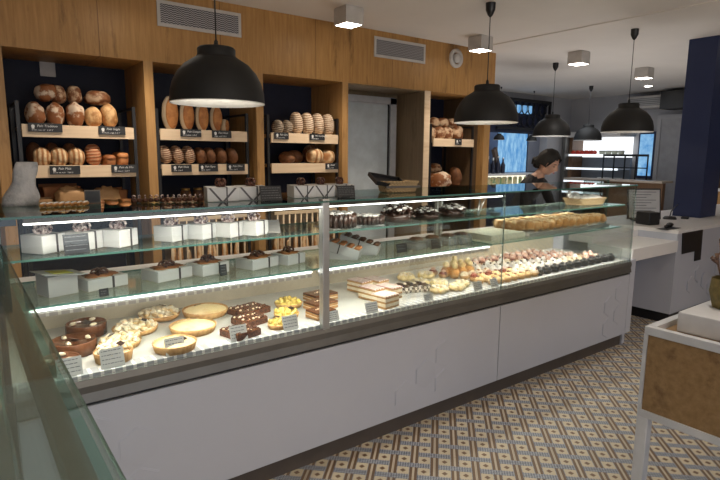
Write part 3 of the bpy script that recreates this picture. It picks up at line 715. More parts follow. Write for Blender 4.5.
g = thing('card_reader', 'flat black card reader lying on the counter beside the pillar', 'card reader', (6.15, .42, .866), .3)
B().box(-.05, .05, -.035, .035, 0, .02, bev=.005).obj('reader_body', 'black', g); B().box(-.035, .035, -.02, .02, .02, .021).obj('keypad', 'alud', g)

# ------------------------------------------------------------------ steel framed oak table near the camera
TX, TY, TZ = 1.935, -1.19, .905
g = thing('display_table', 'oak panelled table on a pale steel frame carrying the thick white slab', 'table', (TX, TY, 0))
f = .028
b = B(); b.box(0, f, -1.6, 0, TZ - .03, TZ, bev=.003).box(f, 1.5, -f, 0, TZ - .03, TZ).box(0, f, -1.6, 0, .565, .593, bev=.003).box(f, 1.5, -f, 0, .565, .593).obj('steel_frame', 'steelpal', g)
for lx, ly in ((0, -.04), (1.46, -.04), (0, -1.6), (1.46, -1.6)):
    B().box(lx, lx + .04, ly, ly + .04, 0, .566, bev=.003).obj('leg', 'steelpal', g)
B().box(0.0, .010, -.012, 0, .59, TZ - .03).obj('corner_trim', 'steelpal', g)
B().box(.006, .022, -1.6, -.013, .593, TZ - .03).obj('side_panel', 'oakh', g)
B().box(.022, 1.5, -.022, -.008, .593, TZ - .03).obj('end_panel', 'oakh', g)
B().box(f, 1.5, -1.6, -f, .86, .884).obj('tabletop', 'oakh', g)
tag(B().box(TX + .10, TX + 1.2, TY - 1.2, TY - .065, .885, .957, bev=.004).obj('marble_slab', plain('cool_white_slab', (.60, .62, .66), .35)), 'thick white slab lying on the oak table', 'slab')
g = thing('dried_flower_pot', 'small mossy pot with dry brown flowers on the white slab', 'plant', (2.232, -1.344, .958))
b = B(); b.lathe([(0, 0), (.05, 0), (.065, .06), (.06, .11)], 20, flute=6, fa=.06).obj('pot', two('moss_wrap', (.22, .16, .05), (.12, .10, .03), 20), g)
b = B()
for i in range(26):
    a = i * 2.4; r = .05 * math.sqrt(i / 26); b.tube([(r * .6 * math.cos(a), r * .6 * math.sin(a), .09), (r * 1.2 * math.cos(a), r * 1.2 * math.sin(a), .16 + .05 * math.sin(i)), (r * 1.7 * math.cos(a), r * 1.7 * math.sin(a), .2 + .05 * math.sin(i * 1.3))], [.002, .002, .008], 5)
b.obj('dry_flower_foliage', two('dry_flower', (.16, .09, .06), (.07, .04, .035), 30), g)

# ------------------------------------------------------------------ pastries on the deck
DZ = .7025
def plaque(par, x, y, z, a=.3, s=.011):
    B().box(-s * 1.3, s * 1.3, -s, s, 0, .0025, mat=Matrix.Translation((x, y, z)) @ Matrix.Rotation(a, 4, 'Z') @ Matrix.Rotation(.35, 4, 'X')).obj('chocolate_plaque', 'darkchoc', par)
def tart(name, label, x, y, r, h, shell, fill, lumps=0, lumpm=None, dome=.012, pl=True, flute=28, z=DZ, seed=1):
    g = thing(name, label, 'tart', (x, y, z), random.random() * 6)
    rn = random.Random(seed)
    B().lathe([(0, 0), (r * .90, 0), (r, h), (r * .965, h + .002), (r * .93, h - .006)], 112, flute=flute, fa=.012).obj('tart_shell', shell, g)
    bm = bmesh.new(); R = 12; S = 40; rr = []
    for i in range(R + 1):
        q = i / R
        if i == 0: rr.append([bm.verts.new((0, 0, h + dome))]); continue
        rr.append([bm.verts.new((r * .94 * q * math.cos(2 * PI * k / S), r * .94 * q * math.sin(2 * PI * k / S), h - .006 + (dome + .006) * (1 - q ** 2.4) + .004 * noise.noise(Vector((q * math.cos(2 * PI * k / S) * 5 + seed, q * math.sin(2 * PI * k / S) * 5, 0))) * (1 - q ** 4))) for k in range(S)])
    for i in range(R):
        for k in range(S):
            a, c = rr[i], rr[i + 1]; k2 = (k + 1) % S
            if i == 0: bm.faces.new((a[0], c[k], c[k2]))
            else: bm.faces.new((a[k], c[k], c[k2], a[k2]))
    b = B(); b.merge(bm, 0, None, True); b.obj('filling', fill, g)
    if lumps:
        b = B()
        for i in range(lumps):
            q = math.sqrt((i + .5) / lumps); a = i * 2.399
            b.blob((r * .88 * q * math.cos(a), r * .88 * q * math.sin(a), h + dome * (1 - q * q) + .004), (r * .17, r * .15, .008 + .006 * rn.random()), nz=.5, ns=9, seg=10, rings=7, seed=i)
        b.obj('meringue_topping', lumpm, g)
    if pl: plaque(g, r * .2, -r * .35, h + dome + .002 + (.012 if lumps else 0))
    return g
def choc_cake(label, x, y, r, h, z=DZ, seed=0):
    g = thing('chocolate_cake', label, 'cake', (x, y, z), seed)
    B().lathe([(0, 0), (r, 0), (r, h), (r * .97, h + .004), (r * .93, h), (r * .9, h - .004), (0, h - .003)], 72, flute=24, fa=.01).obj('glazed_base', 'choc', g)
    for i in range(3):
        a = i * 2.1 + .4; B().blob((r * .62 * math.cos(a), r * .62 * math.sin(a), h + .003), (.017, .010, .007), nz=.3, seg=10, rings=6).obj('cream_dollop', 'cream', g)
    plaque(g, .0, .0, h + .004, .4, .014); return g
choc_cake('milk chocolate glazed cake standing at the back of the corner end', .415, .515, .083, .05, seed=.5)
choc_cake('milk chocolate glazed cake in the middle of three, behind the price card', .330, .30, .086, .05, seed=1.7)
choc_cake('milk chocolate glazed cake nearest the glass in the corner', .255, .118, .068, .045, seed=3.)
tart('meringue_tart', 'pale almond tart behind the other meringue tarts, touching the custard tart', .755, .585, .098, .022, 'tartshell', 'meringue', 26, 'meringue', seed=3)
tart('meringue_tart', 'white meringue tart second from the back, beside the chocolate cake', .600, .43, .098, .022, 'tartshell', 'meringue', 26, 'meringue', seed=4)
tart('meringue_tart', 'white meringue tart second from the front glass', .500, .27, .083, .024, 'tartshell', 'meringue', 24, 'meringue', seed=5)
tart('meringue_tart', 'white meringue tart nearest the front glass behind a price card', .44, .12, .072, .04, 'tartshell', 'meringue', 22, 'meringue', seed=6)
tart('custard_tart', 'golden custard tart at the back, with a brown vanilla stick', .955, .50, .112, .030, 'tartshell', 'custard', seed=7, dome=.012)
tart('custard_tart', 'golden custard tart in the middle of the three', .815, .285, .104, .030, 'tartshell', 'custard', seed=8, dome=.013)
tart('custard_tart', 'golden custard tart nearest the front glass', .672, .10, .088, .032, 'tartshell', 'custard', seed=9, dome=.012)
for i, (x, y, r) in enumerate(((1.375, .40, .075), (1.27, .235, .063), (1.155, .105, .05))):
    tart('lemon_tart', ('yellow lemon tart at the back beside the chocolate slabs', 'yellow lemon tart in the middle with a green garnish', 'small yellow lemon tart nearest the glass')[i], x, y, r, .02, 'tartshell', 'lemon', 16, 'lemon', seed=20 + i, dome=.010)
def slab(name, label, x, y, w, d, rz, layers, extra=None, cat='cake'):
    g = thing(name, label, cat, (x, y, DZ), rz); z = 0
    for nm, m, h in layers:
        b = B(); ins = random.random() * .002
        b.box(-w / 2 + ins, w / 2 - ins, -d / 2 + ins, d / 2 - ins, z, z + h, bev=.0015); b.obj(nm, m, g); z += h
    if extra: extra(g, z)
    return g
def crumbs(w, d, n, mats=('cocoa', 'cream'), s=.0065):
    def f(g, z):
        for mi, nm in ((0, 'nut_crumble'), (1, 'white_chip')):
            rn = random.Random(n + mi); b = B()
            for i in range(int(n * 1.6) if mi == 0 else n // 3):
                q = s * (.6 + .6 * rn.random()); b.blob(((rn.random() - .5) * w * .94, (rn.random() - .5) * d * .94, z + q * .4), (q, q * .7, q * .6), seg=6, rings=4, nz=.3, seed=i)
            b.obj(nm + '_pattern', mats[mi], g)
    return f
for i, (x, y, w, d) in enumerate(((1.145, .40, .17, .14), (1.075, .245, .13, .12), (.965, .105, .13, .13))):
    slab('chocolate_crumble_cake', ('square dark crumble cake at the back of the group of three', 'square dark crumble cake in the middle of the group', 'square dark crumble cake nearest the glass, behind a price card')[i],
         x, y, w, d, .25, [('sponge', 'cocoa', .026), ('glaze', 'choc', .004)], crumbs(w, d, 40))
for i, (x, y, w, d) in enumerate(((1.59, .42, .16, .12), (1.495, .27, .15, .11), (1.41, .135, .12, .10))):
    slab('layered_opera_cake', ('rectangular opera cake farthest back with a piped line', 'rectangular opera cake in the middle, half behind the post', 'rectangular opera cake nearest the glass beside the post')[i],
         x, y, w, d, .1, [('sponge', 'sponge', .012), ('cream_layer', 'cream', .004), ('sponge', 'sponge', .012), ('cream_layer', 'darkchoc', .004), ('glaze', 'choc', .006)], crumbs(w * .5, d * .2, 6, ('cream', 'cream'), .005))
def mille(label, x, y, w=.13, d=.07, rz=.1):
    slab('cream_slice', label, x, y, w, d, rz, [('puff_pastry', 'puff', .011), ('cream_layer', 'cream', .016), ('puff_pastry', 'puff', .011), ('cream_layer', 'cream', .016), ('puff_pastry', 'puff', .009), ('striped_icing', 'icing', .006)], cat='pastry')
n = 0
for r_, (bx, by) in enumerate(((1.88, .44), (1.83, .26), (1.765, .10))):
    for c_ in range(2 if r_ < 2 else 1):
        mille('layered cream slice with striped icing, ' + ('back row', 'middle row', 'front row, nearest the glass')[r_] + (', ' + ('nearer the post', 'farther from the post')[c_] if r_ < 2 else ''), bx + c_ * .10 + (.03 if r_ == 2 else 0), by - c_ * .03, .088 if r_ < 2 else .11, .13 if r_ < 2 else .11, .15)
# checkered chocolate slices
def checker():
    t = NT('checkered_side'); v = t.coord(scale=(60, 60, 60)); c = t.n('ShaderNodeTexChecker'); t.L(v, c.inputs[0]); c.inputs['Scale'].default_value = 1.
    c.inputs[1].default_value = (.85, .78, .68, 1); c.inputs[2].default_value = (.05, .025, .015, 1); return t.bsdf(c.outputs[0], .4)
M['checker'] = checker()
for i in range(4):
    g = thing('checkered_cake_slice', ORD[i] + ' dark checkered cake bar after the cream slices', 'cake', (2.02 + i * .06, .30 - i * .015, DZ), .1, 'checkered chocolate bars')
    B().box(-.027, .027, -.06, .06, 0, .032, bev=.003).obj('checkered_body', 'checker', g)
    b = B(); b.blob((0, 0, .036), (.025, .055, .012), nz=.3, seg=12, rings=8); b.obj('chocolate_top', 'darkchoc', g)
    B().blob((0, -.02, .050), (.010, .012, .006)).obj('cream_dot', 'cream', g)
# cream puffs rings
def paris():
    g = thing('cream_puff_ring', 'x', 'pastry'); b = B(); rn = random.Random(3)
    for i in range(7):
        a = i * 2 * PI / 7; b.blob((.045 * math.cos(a), .045 * math.sin(a), .022), (.026, .026, .024), nz=.2, seg=12, rings=8, seed=i, flat=.9)
    b.obj('choux_ring', 'custard', g)
    b = B()
    for i in range(7):
        a = i * 2 * PI / 7 + .3; b.blob((.043 * math.cos(a), .043 * math.sin(a), .043), (.016, .016, .010), nz=.3, seg=9, rings=6, seed=i)
    b.obj('cream_topping', 'cream', g); return Kit(g)
kp = paris()
for i, (x, y, s) in enumerate(((2.30, .50, 1.), (2.44, .46, 1.), (2.27, .33, .95), (2.36, .26, .95), (2.24, .14, .95), (2.37, .12, .9), (2.47, .17, .85))):
    kp.put((x, y, DZ), i * 1.1, ('golden cream puff ring ' + ('at the back beside the steel stud', 'at the back beside the small red tarts', 'in the middle row behind the checkered bars', 'in the middle row touching the front ring', 'nearest the glass', 'nearest the glass, second from the checkered bars', 'nearest the glass, beside the small tarts')[i]), 'cream puff rings', s * .85)

# rows of small tartlets
def tartlet(kind):
    g = thing('small_tartlet', 'x', 'tartlet')
    cup = {'blackcup': 'blackcup'}.get(kind, 'tartshell')
    B().lathe([(0, 0), (.019, 0), (.026, .018), (.024, .0185), (.022, .014), (0, .014)], 16, flute=8, fa=.03).obj('tartlet_shell', cup, g)
    rn = random.Random(hash(kind) % 7)
    if kind == 'white':
        B().lathe([(.021, .014), (.022, .024), (.014, .034), (.006, .042), (0, .044)], 14, flute=7, fa=.06).obj('cream_swirl', 'sugar', g); B().blob((.006, -.006, .042), (.006, .006, .005), seg=8, rings=6).obj('chocolate_drop', 'darkchoc', g)
    elif kind == 'cream':
        B().lathe([(.023, .014), (.021, .026), (.010, .034), (0, .035)], 14, flute=5, fa=.08).obj('cream_swirl', 'cream', g); B().blob((-.006, -.008, .032), (.007, .007, .006), seg=8, rings=6).obj('caramel_drop', 'tin', g)
    elif kind == 'pink':
        B().blob((0, 0, .024), (.022, .022, .018), seg=14, rings=8, nz=.15).obj('pink_mousse_dome', 'pinkc', g); B().blob((0, -.002, .042), (.010, .010, .006), seg=8, rings=6).obj('sugar_cap', 'sugar', g)
    elif kind == 'red':
        b = B()
        for i in range(5): a = i * 1.26; b.blob((.012 * math.cos(a), .012 * math.sin(a), .020), (.010, .010, .010), seg=8, rings=6)
        b.obj('berry_topping', 'redg', g); B().blob((0, 0, .034), (.013, .012, .007), seg=8, rings=6, nz=.3).obj('cream_dot', 'pinkc', g)
    elif kind == 'blackcup':
        b = B()
        for i in range(6): a = i * 1.05; b.blob((.012 * math.cos(a), .012 * math.sin(a), .022), (.011, .011, .011), seg=8, rings=6, nz=.3, seed=i)
        b.blob((0, 0, .034), (.011, .011, .009), seg=8, rings=6); b.obj('dark_berry_topping', 'blackcup', g)
    elif kind == 'gold':
        B().blob((0, 0, .026), (.027, .027, .020), seg=14, rings=8, nz=.1).obj('choux_bun', 'bread', g); B().blob((0, 0, .054), (.017, .017, .015), seg=12, rings=8).obj('small_choux_bun', 'custard', g)
    elif kind == 'caramel':
        B().blob((0, 0, .018), (.022, .022, .010), seg=12, rings=8, nz=.2).obj('caramel_filling', 'custard', g); B().blob((.0, .006, .028), (.009, .007, .006), seg=8, rings=6).obj('red_fruit', 'redg', g)
    return Kit(g)
KT = {k: tartlet(k) for k in ('white', 'cream', 'pink', 'red', 'blackcup', 'gold', 'caramel')}
desc = {'white': 'small tartlet with white cream swirl', 'cream': 'small tartlet with yellow cream swirl', 'pink': 'small tartlet with pink dome and sugar cap', 'red': 'small dark red berry tartlet', 'blackcup': 'small black cup with dark berries', 'gold': 'small golden two-tier choux', 'caramel': 'small caramel tartlet'}
rows = [(.088, 2.66, ['caramel'] * 6 + ['cream'] * 1), (.158, 2.62, ['caramel'] * 5 + ['cream'] * 3 + ['white'] * 5 + ['cream'] * 4 + ['pink', 'red', 'cream']), (.223, 2.64, ['red', 'caramel'] * 3 + ['white', 'cream'] * 6 + ['pink'] * 2),
        (.288, 2.62, ['cream'] * 4 + ['white'] * 9 + ['pink'] * 5), (.353, 2.60, ['gold'] * 3 + ['white'] * 4 + ['cream'] * 4 + ['red', 'pink'] * 3 + ['pink']),
        (.418, 2.58, ['gold'] * 4 + ['white', 'cream'] * 3 + ['red', 'pink'] * 4), (.483, 2.66, ['red', 'gold'] + ['pink', 'red'] * 7), (.548, 2.80, ['gold'] + ['red', 'pink'] * 6 + ['red'])]
rowname = ['front row', 'second row from the glass', 'third row from the glass', 'fourth row from the glass', 'fifth row from the glass', 'sixth row from the glass', 'seventh row from the glass', 'back row']
for ri, (y, xs, ks) in enumerate(rows):
    for ci, k in enumerate(ks):
        x = xs + ci * .0715 + random.uniform(-.0015, .0015)
        if x > 4.13: break
        KT[k].put((x, y + random.uniform(-.0015, .0015), DZ + (.0 if k != 'x' else 0)), random.random() * 6, '%s, %s in the %s' % (desc[k], ORD[ci], rowname[ri]), 'small tartlets in rows', (1.2, 1.2, 1.5))
for i in range(11):
    KT['blackcup'].put((3.14 + i * .093, .090, DZ), i, ORD[i] + ' black cup of dark berries in the front row from the glass joint', 'black cups in the front row', (1.4, 1.4, 1.45))
for i, (x, y) in enumerate(((2.545, .50), (2.55, .41))):
    KT['red'].put((x, y, DZ), 0, ('small red tartlet standing alone behind the cream puff rings', 'small red tartlet alone beside the golden choux')[i], None, 1.3)

# white price cards along the front
def card(x, y, z, w, h, label, tilt=.5, rz=0., mat='tag', ink='ink', name='price_card', lines=4, group='price cards in the display'):
    g = thing(name, label, 'price card', (x, y, z), rz, group)
    R4 = Matrix.Rotation(-tilt, 4, 'X')
    B().box(-w / 2, w / 2, -.001, .001, 0, h, mat=R4).prism([(-.001, 0), (.03, 0), (-.001, .004)], -w / 4, w / 4, 'x', mat=None).obj('card_face', mat, g)
    b = B(); rn = random.Random(int(x * 1000))
    for i in range(lines):
        zz = h - .010 - i * (h - .012) / lines; xx = -w / 2 + .006
        while xx < w / 2 - .012:
            L = .004 + rn.random() * .012; b.box(xx, min(xx + L, w / 2 - .005), -.0018, -.001, zz - .0014, zz + .0014, mat=R4); xx += L + .003
    b.obj('handwriting_pattern', ink, g)
for x, y, w, h, lb in ((.275, .062, .075, .055, 'white price card in front of the smallest chocolate cake'), (.42, .052, .075, .06, 'white price card in front of the meringue tarts'), (.655, .052, .07, .055, 'white price card in front of the custard tarts'),
                    (.93, .052, .07, .055, 'white price card in front of the dark crumble cakes'), (1.185, .052, .07, .055, 'white price card in front of the lemon tarts'), (1.42, .052, .06, .04, 'white price card in front of the opera cakes'), (1.66, .052, .07, .045, 'white price card before the cream slices'),
                    (2.06, .06, .06, .035, 'white price card before the checkered bars'), (2.47, .06, .07, .045, 'white price card beside the cream puff rings'), (2.62, .056, .06, .045, 'white price card where the two cases join')):
    card(x, .034, .7025, w * 1.12, h * 1.25, lb, .35)

# ------------------------------------------------------------------ boxes with bows
def gift(w, d, h, mat, bowm, cake=False, white=True, diag=False):
    g = thing('pastry_box', 'x', 'pastry box')
    B().box(-w / 2, w / 2, -d / 2, d / 2, 0, h, bev=.003).obj('box_body', mat, g)
    B().box(-.004 + w * .12, .004 + w * .12, -d / 2 - .0015, d / 2 + .0015, -.0 + .001, h + .0015).obj('ribbon', 'ribbon', g)
    if diag:
        B().prism([(-w * .46, h - .002), (-w * .38, h - .002), (-w * .02, .002), (-w * .10, .002)], -d / 2 - .0012, -d / 2 + .001, 'y').prism([(w * .44, h - .002), (w * .36, h - .002), (-w * .02, .002), (w * .06, .002)], -d / 2 - .0014, -d / 2 + .001, 'y').obj('slanted_ribbon', 'ribbon', g)
    if cake:
        b = B(); b.blob((0, 0, h), (w * .42, d * .42, .010), nz=.8, ns=12, seg=18, rings=10); b.obj('cake_top', 'tin', g)
    b = B()
    rn = random.Random(int(w * 1000 + d * 100))
    for i in range(5):
        a = i * 1.256 + .3; c = Vector((.014 * math.cos(a), .014 * math.sin(a), h + .018)); r = .016
        pts = [c + Vector((math.cos(t) * r * math.cos(a), math.cos(t) * r * math.sin(a), math.sin(t) * r)) for t in [k * 2 * PI / 10 for k in range(10)]]
        b.tube(pts, .0055, 6, closed=True)
    b.blob((0, 0, h + .012), (.020, .020, .014), nz=.5, ns=9, seg=12, rings=8)
    b.obj('chocolate_bow', bowm, g); return Kit(g)
kg = gift(.103, .103, .068, 'box', 'bow')
for i, x in enumerate((.245, .375, .505)):
    kg.put((x, .215, 1.1365), .62, 'white box with a marbled curl on the upper shelf, ' + ('nearest the corner post', 'behind the slate sign', 'last of the three')[i], 'bow topped boxes on the upper shelf')
for i, x in enumerate((.72, .845, .965, 1.085)):
    kg.put((x, .235 - i * .012, 1.1365), .55, ORD[i] + ' white box with ribbon in the run of four before the leaning slate', 'bow topped boxes on the upper shelf', (.96, .96, .95))
kt = gift(.17, .13, .062, 'boxg', 'bow2', diag=True)
for i, x in enumerate((.955, 1.10)):
    kt.put((x, .25, 1.294), -.25, ('grey box with crossing ribbon on the top glass beside the row of choux', 'grey box with crossing ribbon on the top glass behind the slate')[i], 'ribboned boxes on the top glass', (.8, 1, 1))
for i, x in enumerate((1.37, 1.485, 1.60)):
    kt.put((x, .25, 1.294), -.25, ('first', 'middle', 'last')[i] + ' grey ribboned box on the top glass between the two slates', 'ribboned boxes on the top glass', (.64, 1, .95))
kc = gift(.15, .12, .06, 'boxg', 'bow2', cake=True)
for x, lb, sc in ((.445, 'grey box of pastry beside the open white box', (1.12, 1.05, .78)), (.715, 'grey box with yellow topped cake and curls', (1.15, 1.05, .8)), (.90, 'grey box of dark cake with a small slate', (1.0, 1, .85)), (1.15, 'long grey box with brown curls near the post', (1.15, 1, .8)), (1.32, 'grey box with brown curls touching the post', (.85, 1, .85))):
    kc.put((x, .30, .9605), .3, lb, 'cake boxes on the lower shelf', sc)
g = thing('open_box', 'open white box with a yellow sheet on its raised lid', 'pastry box', (.285, .27, .9605), .3)
B().box(-.055, .055, -.05, .05, 0, .078).obj('box_body', 'box', g)
B().box(-.07, .09, -.065, .065, .0, .003, mat=Matrix.Translation((0, 0, .08)) @ Matrix.Rotation(.12, 4, 'Y')).obj('box_lid', 'box', g)
B().box(-.03, .045, -.04, .03, .004, .006, mat=Matrix.Translation((0, 0, .08)) @ Matrix.Rotation(.12, 4, 'Y')).obj('yellow_sheet', 'yellow', g)
# long assortment boxes lying tilted right of the post
for i, (x, y) in enumerate(((1.60, .25), (1.765, .30))):
    g = thing('assortment_box', ('tilted white gift box of brown sweets nearest the post', 'tilted white gift box of sweets, farther from the post')[i], 'gift box', (x, y, .9615), .75, 'tilted gift boxes')
    TM = Matrix.Translation((0, 0, .031)) @ Matrix.Rotation(.28, 4, 'X')
    B().box(-.05, .05, -.11, .11, 0, .05, mat=TM).prism([(-.10, 0), (.10, 0), (.10, .055), (-.10, .002)], -.045, .045, 'x').obj('box_body', 'box', g)
    b = B()
    for k in range(20):
        rn = random.Random(k + 40 * i); b.blob(TM @ Vector((-.033 + .022 * (k % 4), -.09 + .042 * (k // 4), .052)), (.012, .019, .010), nz=.3, seg=8, rings=6, seed=k)
    b.obj('sweet_filling', ('tin', 'cocoa')[i], g)
    B().box(-.051, .051, -.003, .003, -.0, .0515, mat=TM).obj('ribbon', 'ribbon', g)
for i, x in enumerate((2.14, 2.27, 2.40, 2.52)):
    g = thing('plastic_pastry_box', ORD[i] + ' clear plastic box of dark sweets on the lower shelf, from the post', 'pastry box', (x, .24, .9605), .2, 'clear plastic boxes')
    B().box(-.058, .058, -.05, .05, 0, .055, bev=.003).obj('box_body', 'plasticbox', g)
    b = B(); b.blob((0, 0, .058), (.045, .04, .012), nz=.7, ns=14, seg=14, rings=8); b.obj('dark_sweet_topping', 'cocoa', g)
    b = B().box(-.047, .047, -.04, .04, .004, .03).obj('sweet_filling', 'boxg', g)
# profiterole style cakes on upper shelf
def stick_cake():
    g = thing('dark_biscuit_cake', 'x', 'cake'); b = B()
    for i in range(22):
        a = i * 2 * PI / 22; b.tube([(.066 * math.cos(a), .066 * math.sin(a), .0), (.068 * math.cos(a), .068 * math.sin(a), .052 + .006 * (i % 2))], .010, 7)
    b.obj('biscuit_border', 'darkchoc', g)
    B().lathe([(0, 0), (.064, 0), (.064, .05), (0, .052)], 28).obj('cake_core', 'darkchoc', g)
    b = B()
    for i in range(15):
        q = math.sqrt((i + .5) / 15); a = i * 2.4; b.blob((.058 * q * math.cos(a), .058 * q * math.sin(a), .058), (.014, .014, .008), nz=.3, seg=8, rings=6, seed=i)
    b.obj('sugar_topping', 'sugar', g)
    B().box(-.068, .068, -.068, .068, -.0012, .001).obj('cake_board', 'alu', g); return Kit(g)
ks = stick_cake()
g2 = thing('chocolate_shard_cake', 'x', 'cake'); b = B()
for i in range(46):
    q = math.sqrt((i + .5) / 46); a = i * 2.4; c = Vector((.062 * q * math.cos(a), .062 * q * math.sin(a), .018 + .035 * (1 - q * q) + .01 * (i % 3))); d = Vector((math.cos(a * 1.7), math.sin(a * 1.7), .5 * math.sin(i))) * .016
    b.tube([c - d, c + d], .006, 6)
b.obj('chocolate_shard_pattern', 'darkchoc', g2); B().lathe([(0, 0), (.06, 0), (.058, .03), (0, .04)], 24).obj('cake_core', 'darkchoc', g2)
b = B()
for i in range(20):
    q = math.sqrt((i + .5) / 20); a = i * 2.4 + 1; b.blob((.055 * q * math.cos(a), .055 * q * math.sin(a), .068 - .022 * q * q), (.015, .010, .006), seg=8, rings=5)
b.obj('sugar_topping', 'sugar', g2)
kh = Kit(g2)
ks.put((1.555, .20, 1.1385), 0, 'tall dark biscuit cake with white top beside the post', 'dark cakes on the upper shelf', (1.28, 1.28, 1.2))
ks.put((1.765, .22, 1.1385), 1, 'low dark cake with white top, second from the post', 'dark cakes on the upper shelf', (1.2, 1.2, .78))
kh.put((1.975, .215, 1.1375), 0, 'tall dark cake covered in chocolate shards, middle of the shelf', 'dark cakes on the upper shelf', (1.3, 1.3, 1.4))
kh.put((2.195, .22, 1.1375), 1, 'low dark shard cake with white sugar, fourth from the post', 'dark cakes on the upper shelf', (1.25, 1.25, .95))
kh.put((2.415, .22, 1.1375), 2, 'dark shard cake farthest from the post', 'dark cakes on the upper shelf', (1.25, 1.25, 1.1))
# slate signs in and on the case
card(.335, .085, 1.137, .085, .075, 'dark slate sign before the three white bow boxes', .15, .1, 'sign', 'chalkd', 'slate_sign', 4, 'slate signs')
card(1.165, .17, 1.137, .08, .07, 'pale slate leaning against the last of four white boxes', .55, -.3, 'steeld', 'ink', 'slate_sign', 4, 'slate signs')
card(1.14, .12, 1.294, .10, .07, 'slate sign on the top glass between the two groups of grey boxes', .35, -.15, 'sign', 'chalkd', 'slate_sign', 5, 'slate signs')
card(1.56, .13, 1.294, .09, .06, 'slate sign on the top glass at the last grey box', .35, -.4, 'sign', 'chalkd', 'slate_sign', 5, 'slate signs')
card(.42, .115, .961, .035, .03, 'tiny slate tag on the grey box beside the open white box', .1, .2, 'sign', 'chalkd', 'slate_sign', 2, 'slate signs')
card(.935, .20, .961, .035, .05, 'tiny slate tag hanging before the box of dark cake', .1, .2, 'sign', 'chalkd', 'slate_sign', 3, 'slate signs')
card(1.99, .19, .961, .075, .05, 'small slate sign on the lower shelf beside the tilted gift boxes', .2, .0, 'sign', 'chalkd', 'slate_sign', 2, 'slate signs')
card(2.24, .17, .961, .075, .055, 'small slate sign on the lower shelf before the clear plastic boxes', .2, .0, 'sign', 'chalkd', 'slate_sign', 2, 'slate signs')
g = thing('slate_board', 'small framed slate board standing before the rounded kraft bag', 'board', (.455, .40, 1.294), -.1)
B().box(-.03, .03, -.004, .004, 0, .055, bev=.001).obj('board_frame', 'alud', g); B().box(-.026, .026, -.005, -.004, .006, .050).obj('slate_face', 'sign', g)
# small choux row, and sticks standing in for stripes reflected in the top glass
gc = thing('small_choux', 'x', 'pastry'); B().blob((0, 0, .010), (.012, .012, .010), seg=10, rings=7, flat=.9).obj('choux_bun', 'cocoa', gc)
b = B(); b.tube([(.007 * math.cos(t), 0, .024 + .007 * math.sin(t)) for t in [k * .7 for k in range(9)]], .0028, 5); b.obj('cream_curl', 'bow', gc); kx = Kit(gc)
for i in range(13):
    kx.put((.60 + i * .022, .33 - .006 * i, 1.294), i * .7, ORD[i] + ' tiny curl topped choux in the row on the top glass', 'tiny choux on the top glass')
tag(B().box(-.17, .17, -.03, .03, 0, .004, bev=.001).obj('long_tray', 'steeld', loc=(.73, .30, 1.2935), rz=-.26), 'thin steel tray under the row of tiny choux', 'tray') if False else None
ge = thing('reflection_stick', 'x', 'pastry'); B().blob((0, 0, .008), (.007, .035, .009), seg=10, rings=8, flat=.85).obj('stick_body', 'bread', ge); B().blob((0, 0, .014), (.005, .030, .005), seg=8, rings=6).obj('icing', 'sugar', ge); ke = Kit(ge)
for i in range(8):
    ke.put((.265 + i * .021, .31, 1.294), -.5, ORD[i] + ' small stick standing for a stripe reflected in the top glass, from the silver bag', 'sticks for reflected stripes on the top glass')
# silver bag
b = B(); bm = bmesh.new(); seg = 20
rings = []
for i in range(12):
    q = i / 11; w = .062 - .030 * q + .006 * math.sin(q * 9); d = .04 - .028 * q; rings.append([bm.verts.new(((w * math.copysign(abs(math.cos(2 * PI * k / seg)) ** .6, math.cos(2 * PI * k / seg))) * (1 + .12 * noise.noise(Vector((k, i * .6, 2)))) + .035 * q, (d * math.copysign(abs(math.sin(2 * PI * k / seg)) ** .6, math.sin(2 * PI * k / seg))) * (1 + .3 * noise.noise(Vector((k * .9, i * .5, 7)))), .17 * q)) for k in range(seg)])
for a, c in zip(rings, rings[1:]):
    for k in range(seg): bm.faces.new((a[k], a[(k + 1) % seg], c[(k + 1) % seg], c[k]))
bm.faces.new(rings[0]); bm.faces.new(rings[-1]); bmesh.ops.recalc_face_normals(bm, faces=bm.faces[:]); b.merge(bm, 0, None, True)
tag(b.obj('silver_paper_bag', 'silver', loc=(.20, .44, 1.294)), 'crumpled silver grey bag standing on the top glass at the corner', 'bag')
# wicker basket with black tray on top glass
def basket(name, w, d, h, label, x, y, z, rz=0., flare=1.12):
    g = thing(name, label, 'basket', (x, y, z), rz)
    bm = bmesh.new(); seg = 32; R = []
    for i in range(6):
        q = i / 5; f = 1 + (flare - 1) * q; R.append([bm.verts.new((w / 2 * f * math.copysign(abs(math.cos(2 * PI * k / seg)) ** .45, math.cos(2 * PI * k / seg)), d / 2 * f * math.copysign(abs(math.sin(2 * PI * k / seg)) ** .45, math.sin(2 * PI * k / seg)), h * q)) for k in range(seg)])
    for a, c in zip(R, R[1:]):
        for k in range(seg): bm.faces.new((a[k], a[(k + 1) % seg], c[(k + 1) % seg], c[k]))
    bm.faces.new(R[0]); b = B(); b.merge(bm, 0, None, True); o = b.obj('basket_wall', 'wicker', g)
    so = o.modifiers.new('s', 'SOLIDIFY'); so.thickness = .006
    b = B(); b.tube([(w / 2 * flare * math.copysign(abs(math.cos(2 * PI * k / seg)) ** .45, math.cos(2 * PI * k / seg)), d / 2 * flare * math.copysign(abs(math.sin(2 * PI * k / seg)) ** .45, math.sin(2 * PI * k / seg)), h) for k in range(seg)], .006, 8, closed=True); b.obj('basket_rim', 'wicker', g)
    return g
g = basket('wicker_basket', .20, .13, .055, 'flat wicker basket on the top glass before the frosted door', 2.04, .30, 1.2985, -.2)
B().box(-.11, .11, -.072, -.069, .022, .034).obj('dark_band', 'alud', g)
g = thing('black_tray', 'black rimmed tray leaning in the wicker basket', 'tray', (1.98, .31, 1.345), -.2)
